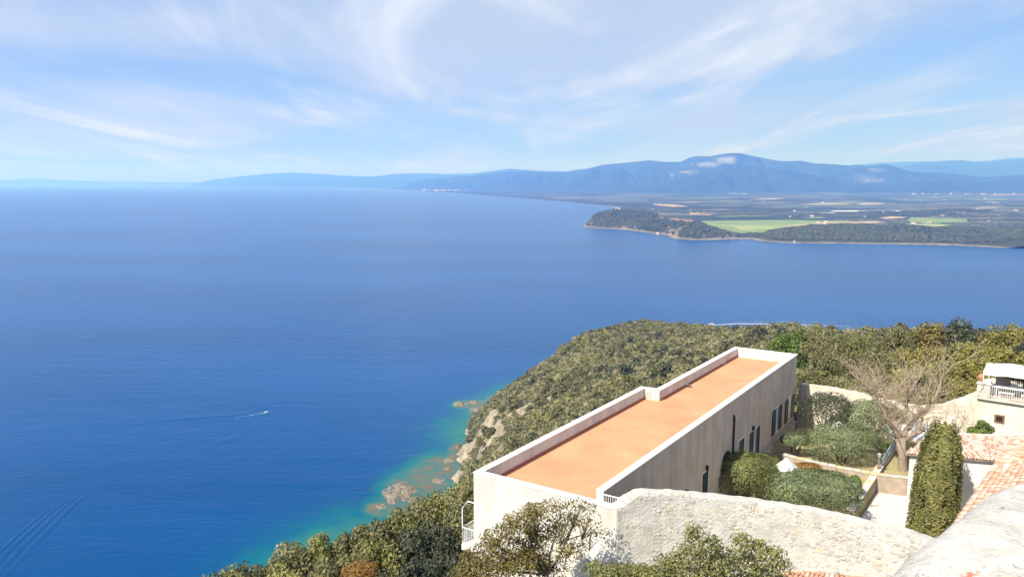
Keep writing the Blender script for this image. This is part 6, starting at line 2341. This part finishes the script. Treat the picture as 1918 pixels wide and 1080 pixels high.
boat(499, 772, 4.5, math.atan2(-.8, .6), 'tiny white motorboat at the head of the wake on the left sea')
ribbon([(498, 772.5), (470, 777.5), (430, 786), (400, 793)], [1.2, 1.6, 3, 5], .05, [.52, .38, .2, .02])
for pts, hh in (([(496, 762), (470, 771), (430, 777), (330, 784), (200, 800)], .2), ([(480, 797), (450, 812), (415, 826), (375, 842)], .2), ([(476, 803), (440, 820), (400, 838)], .16), ([(455, 757), (520, 762), (560, 760)], .15)):
    ribbon(pts, [2.5, 5, 6, 5], .02, None, 'boat_wake', 'sea', hh)
for k in range(7):
    x0 = 172 - k * 12 + (k % 2) * 6; y0 = 915 + (k * 5)
    ribbon([(x0, y0), (x0 - 40 - k * 3, y0 + 36 + k * 2), (x0 - 95 - k * 5, y0 + 92 + k * 3), (x0 - 160, y0 + 160)], [1.4, 3.0, 3.6, 3.4], .02, None, 'boat_wake', 'sea', .2)
boat(1333, 608, 9.0, math.atan2(1, .1), 'tiny white boat at the left tip of the long wake beyond the crest')
ribbon([(1338, 608.5), (1380, 606), (1450, 606.5), (1540, 609), (1640, 613)], [3, 10, 18, 20, 16], .05, [.6, .5, .4, .36, .2])
ribbon([(1380, 602.5), (1460, 602), (1560, 603), (1680, 606)], [3, 5, 6, 5], .05, [.35, .35, .3, .1])
boat(1192, 604.5, 9.0, math.atan2(1, .1), 'tiny boat just above the rounded headland top')
ribbon([(1196, 604.8), (1230, 604), (1270, 607)], [4, 7, 8], .05, [.6, .75, .35])

# ------------------------------------------------------------------ far houses and greenhouses
def far_house(p_, w, d, h, label, group, rz=0.0, parts=True):
    r_ = empty('farmhouse', p_, label, 'house', group, rz)
    MB().box(-w / 2, w / 2, -d / 2, d / 2, -1, h).build('wall', M['house_wall'], r_)
    MB().add([(-w / 2 - .4, -d / 2 - .4, h), (w / 2 + .4, -d / 2 - .4, h), (w / 2 + .4, d / 2 + .4, h), (-w / 2 - .4, d / 2 + .4, h), (-w / 2 - .4, 0, h + d * .22), (w / 2 + .4, 0, h + d * .22)],
             [(0, 1, 5, 4), (2, 3, 4, 5), (0, 4, 3), (1, 2, 5), (3, 2, 1, 0)]).build('roof', M['roof_red'], r_)
    return r_


c = aty(1157, 396, 3800); gz = lz1(c.x, c.y)
far_house((c.x, c.y, gz), 22, 12, 9, 'pale villa with a reddish roof on top of the far wooded headland', None)
v2 = empty('tower_house', (c.x - 9, c.y + 2, gz), 'small pale block beside the villa on the far headland', 'house')
MB().box(-4, 4, -4, 4, -1, 13).build('wall', M['house_wall'], v2)
MB().add([(-4.4, -4.4, 13), (4.4, -4.4, 13), (4.4, 4.4, 13), (-4.4, 4.4, 13), (0, 0, 15)], [(0, 1, 4), (1, 2, 4), (2, 3, 4), (3, 0, 4), (3, 2, 1, 0)]).build('roof', M['roof_red'], v2)
for px, py, w, lab in ((1222, 393, 13, 'white house on the wooded rise right of the headland villa'), (1293, 394, 14, 'white farmhouse at the left end of the hedged plain'), (1480, 406, 12, 'white farmhouse behind the green field'), (1146, 398, 10, 'small white house just below the headland villa'),
                       (1619, 406, 12, 'white farmhouse behind the wooded hill on the right'), (1488, 452, 8, 'small white hut on the shore below the right wood'), (1905, 395, 14, 'white farm by the tree row near the right edge'), (1232, 424, 12, 'pale house above the cliffs of the far headland')):
    c = land_at(px, py)
    far_house((c.x, c.y, lz1(c.x, c.y)), w, w * .6, w * .42, lab, None, rnd.uniform(-.5, .5))
g5 = random.Random(3)
for k in range(24):
    px = g5.uniform(1380, 1915); y = 3600 * math.exp(g5.random() * 1.0)
    c = Vector(((px - 959) / F_PX * y, y, 0))
    w = g5.uniform(10, 20)
    far_house((c.x, c.y, lz1(c.x, c.y)), w, w * .6, w * .4, 'pale far off farmhouse among the fields and hedges of the plain', 'farmhouses scattered over the far plain', g5.uniform(-.6, .6))
for k in range(30):
    px = g5.gauss(830, 34); y = 17500 + abs(g5.gauss(0, 2200))
    px = max(752, min(930, px))
    c = Vector(((px - 959) / F_PX * y, y, 0))
    if not bool(in_poly(np.array([c.x]), np.array([c.y]), poly)[0]):
        continue
    w = g5.uniform(18, 45)
    far_house((c.x, c.y, lz1(c.x, c.y) + 2), w, w * .5, g5.uniform(14, 34), 'pale block of the distant seaside town on the far coast', 'houses of the distant seaside town', g5.uniform(-.6, .6))
for k in range(20):
    px = g5.uniform(1690, 1918); y = 12800 + g5.gauss(0, 500)
    c = Vector(((px - 959) / F_PX * y, y, 0))
    w = g5.uniform(14, 34)
    far_house((c.x, c.y, lz1(c.x, c.y)), w, w * .6, w * .4, 'pale distant house of the village under the right hand foothill', 'houses of the village under the right foothill', g5.uniform(-.6, .6))


def greenhouse(px0, px1, py, label, depth_m):
    a, b = land_at(px0, py), land_at(px1, py)
    mid = (a + b) / 2
    w = (b - a).length
    z = lz1(mid.x, mid.y)
    r_ = empty('greenhouse', (mid.x, mid.y, z), label, 'greenhouse', 'greenhouses on the far plain', math.atan2(b.y - a.y, b.x - a.x))
    n_ = max(2, int(depth_m / 16))
    for k in range(n_):
        y0 = -depth_m / 2 + k * depth_m / n_; y1 = y0 + depth_m / n_ - 1
        mb = MB()
        arc_ = [(0, y0, 0), (0, y0, 2.5)] + [(0, (y0 + y1) / 2 - (y1 - y0) / 2 * math.cos(t), 2.5 + 2.2 * math.sin(t)) for t in np.linspace(.3, 2.84, 6)] + [(0, y1, 2.5), (0, y1, 0)]
        m_ = len(arc_)
        mb.v = [(-w / 2, q[1], q[2]) for q in arc_] + [(w / 2, q[1], q[2]) for q in arc_]
        mb.f = [(i, i + 1, m_ + i + 1, m_ + i) for i in range(m_ - 1)] + [tuple(range(m_))[::-1], tuple(range(m_, 2 * m_))]
        mb.build('tunnel', M['greenhouse'], r_)


greenhouse(1538, 1560, 399.5, 'white greenhouse at the left end of the long bright row', 40)
greenhouse(1560, 1624, 396, 'long white greenhouse in the middle of the plain', 70)
greenhouse(1668, 1688, 395.5, 'short white greenhouse right of the long bright row', 40)
greenhouse(1640, 1650, 394, 'smallest white greenhouse between the two longer ones', 30)
greenhouse(1718, 1797, 361, 'longest thin white greenhouse far off under the foothills', 160)
greenhouse(1695, 1712, 358.5, 'thin white greenhouse left of the longest far one', 110)
greenhouse(1852, 1866, 379.5, 'bright white greenhouse near the right edge of the plain', 90)
greenhouse(1366, 1382, 362.5, 'pale greenhouse far off below the quarry hill', 120)
greenhouse(1388, 1398, 362.8, 'second pale greenhouse far off below the quarry hill, to the right', 120)
greenhouse(1733, 1750, 397, 'low pale greenhouse beside the low wooded rise', 40)
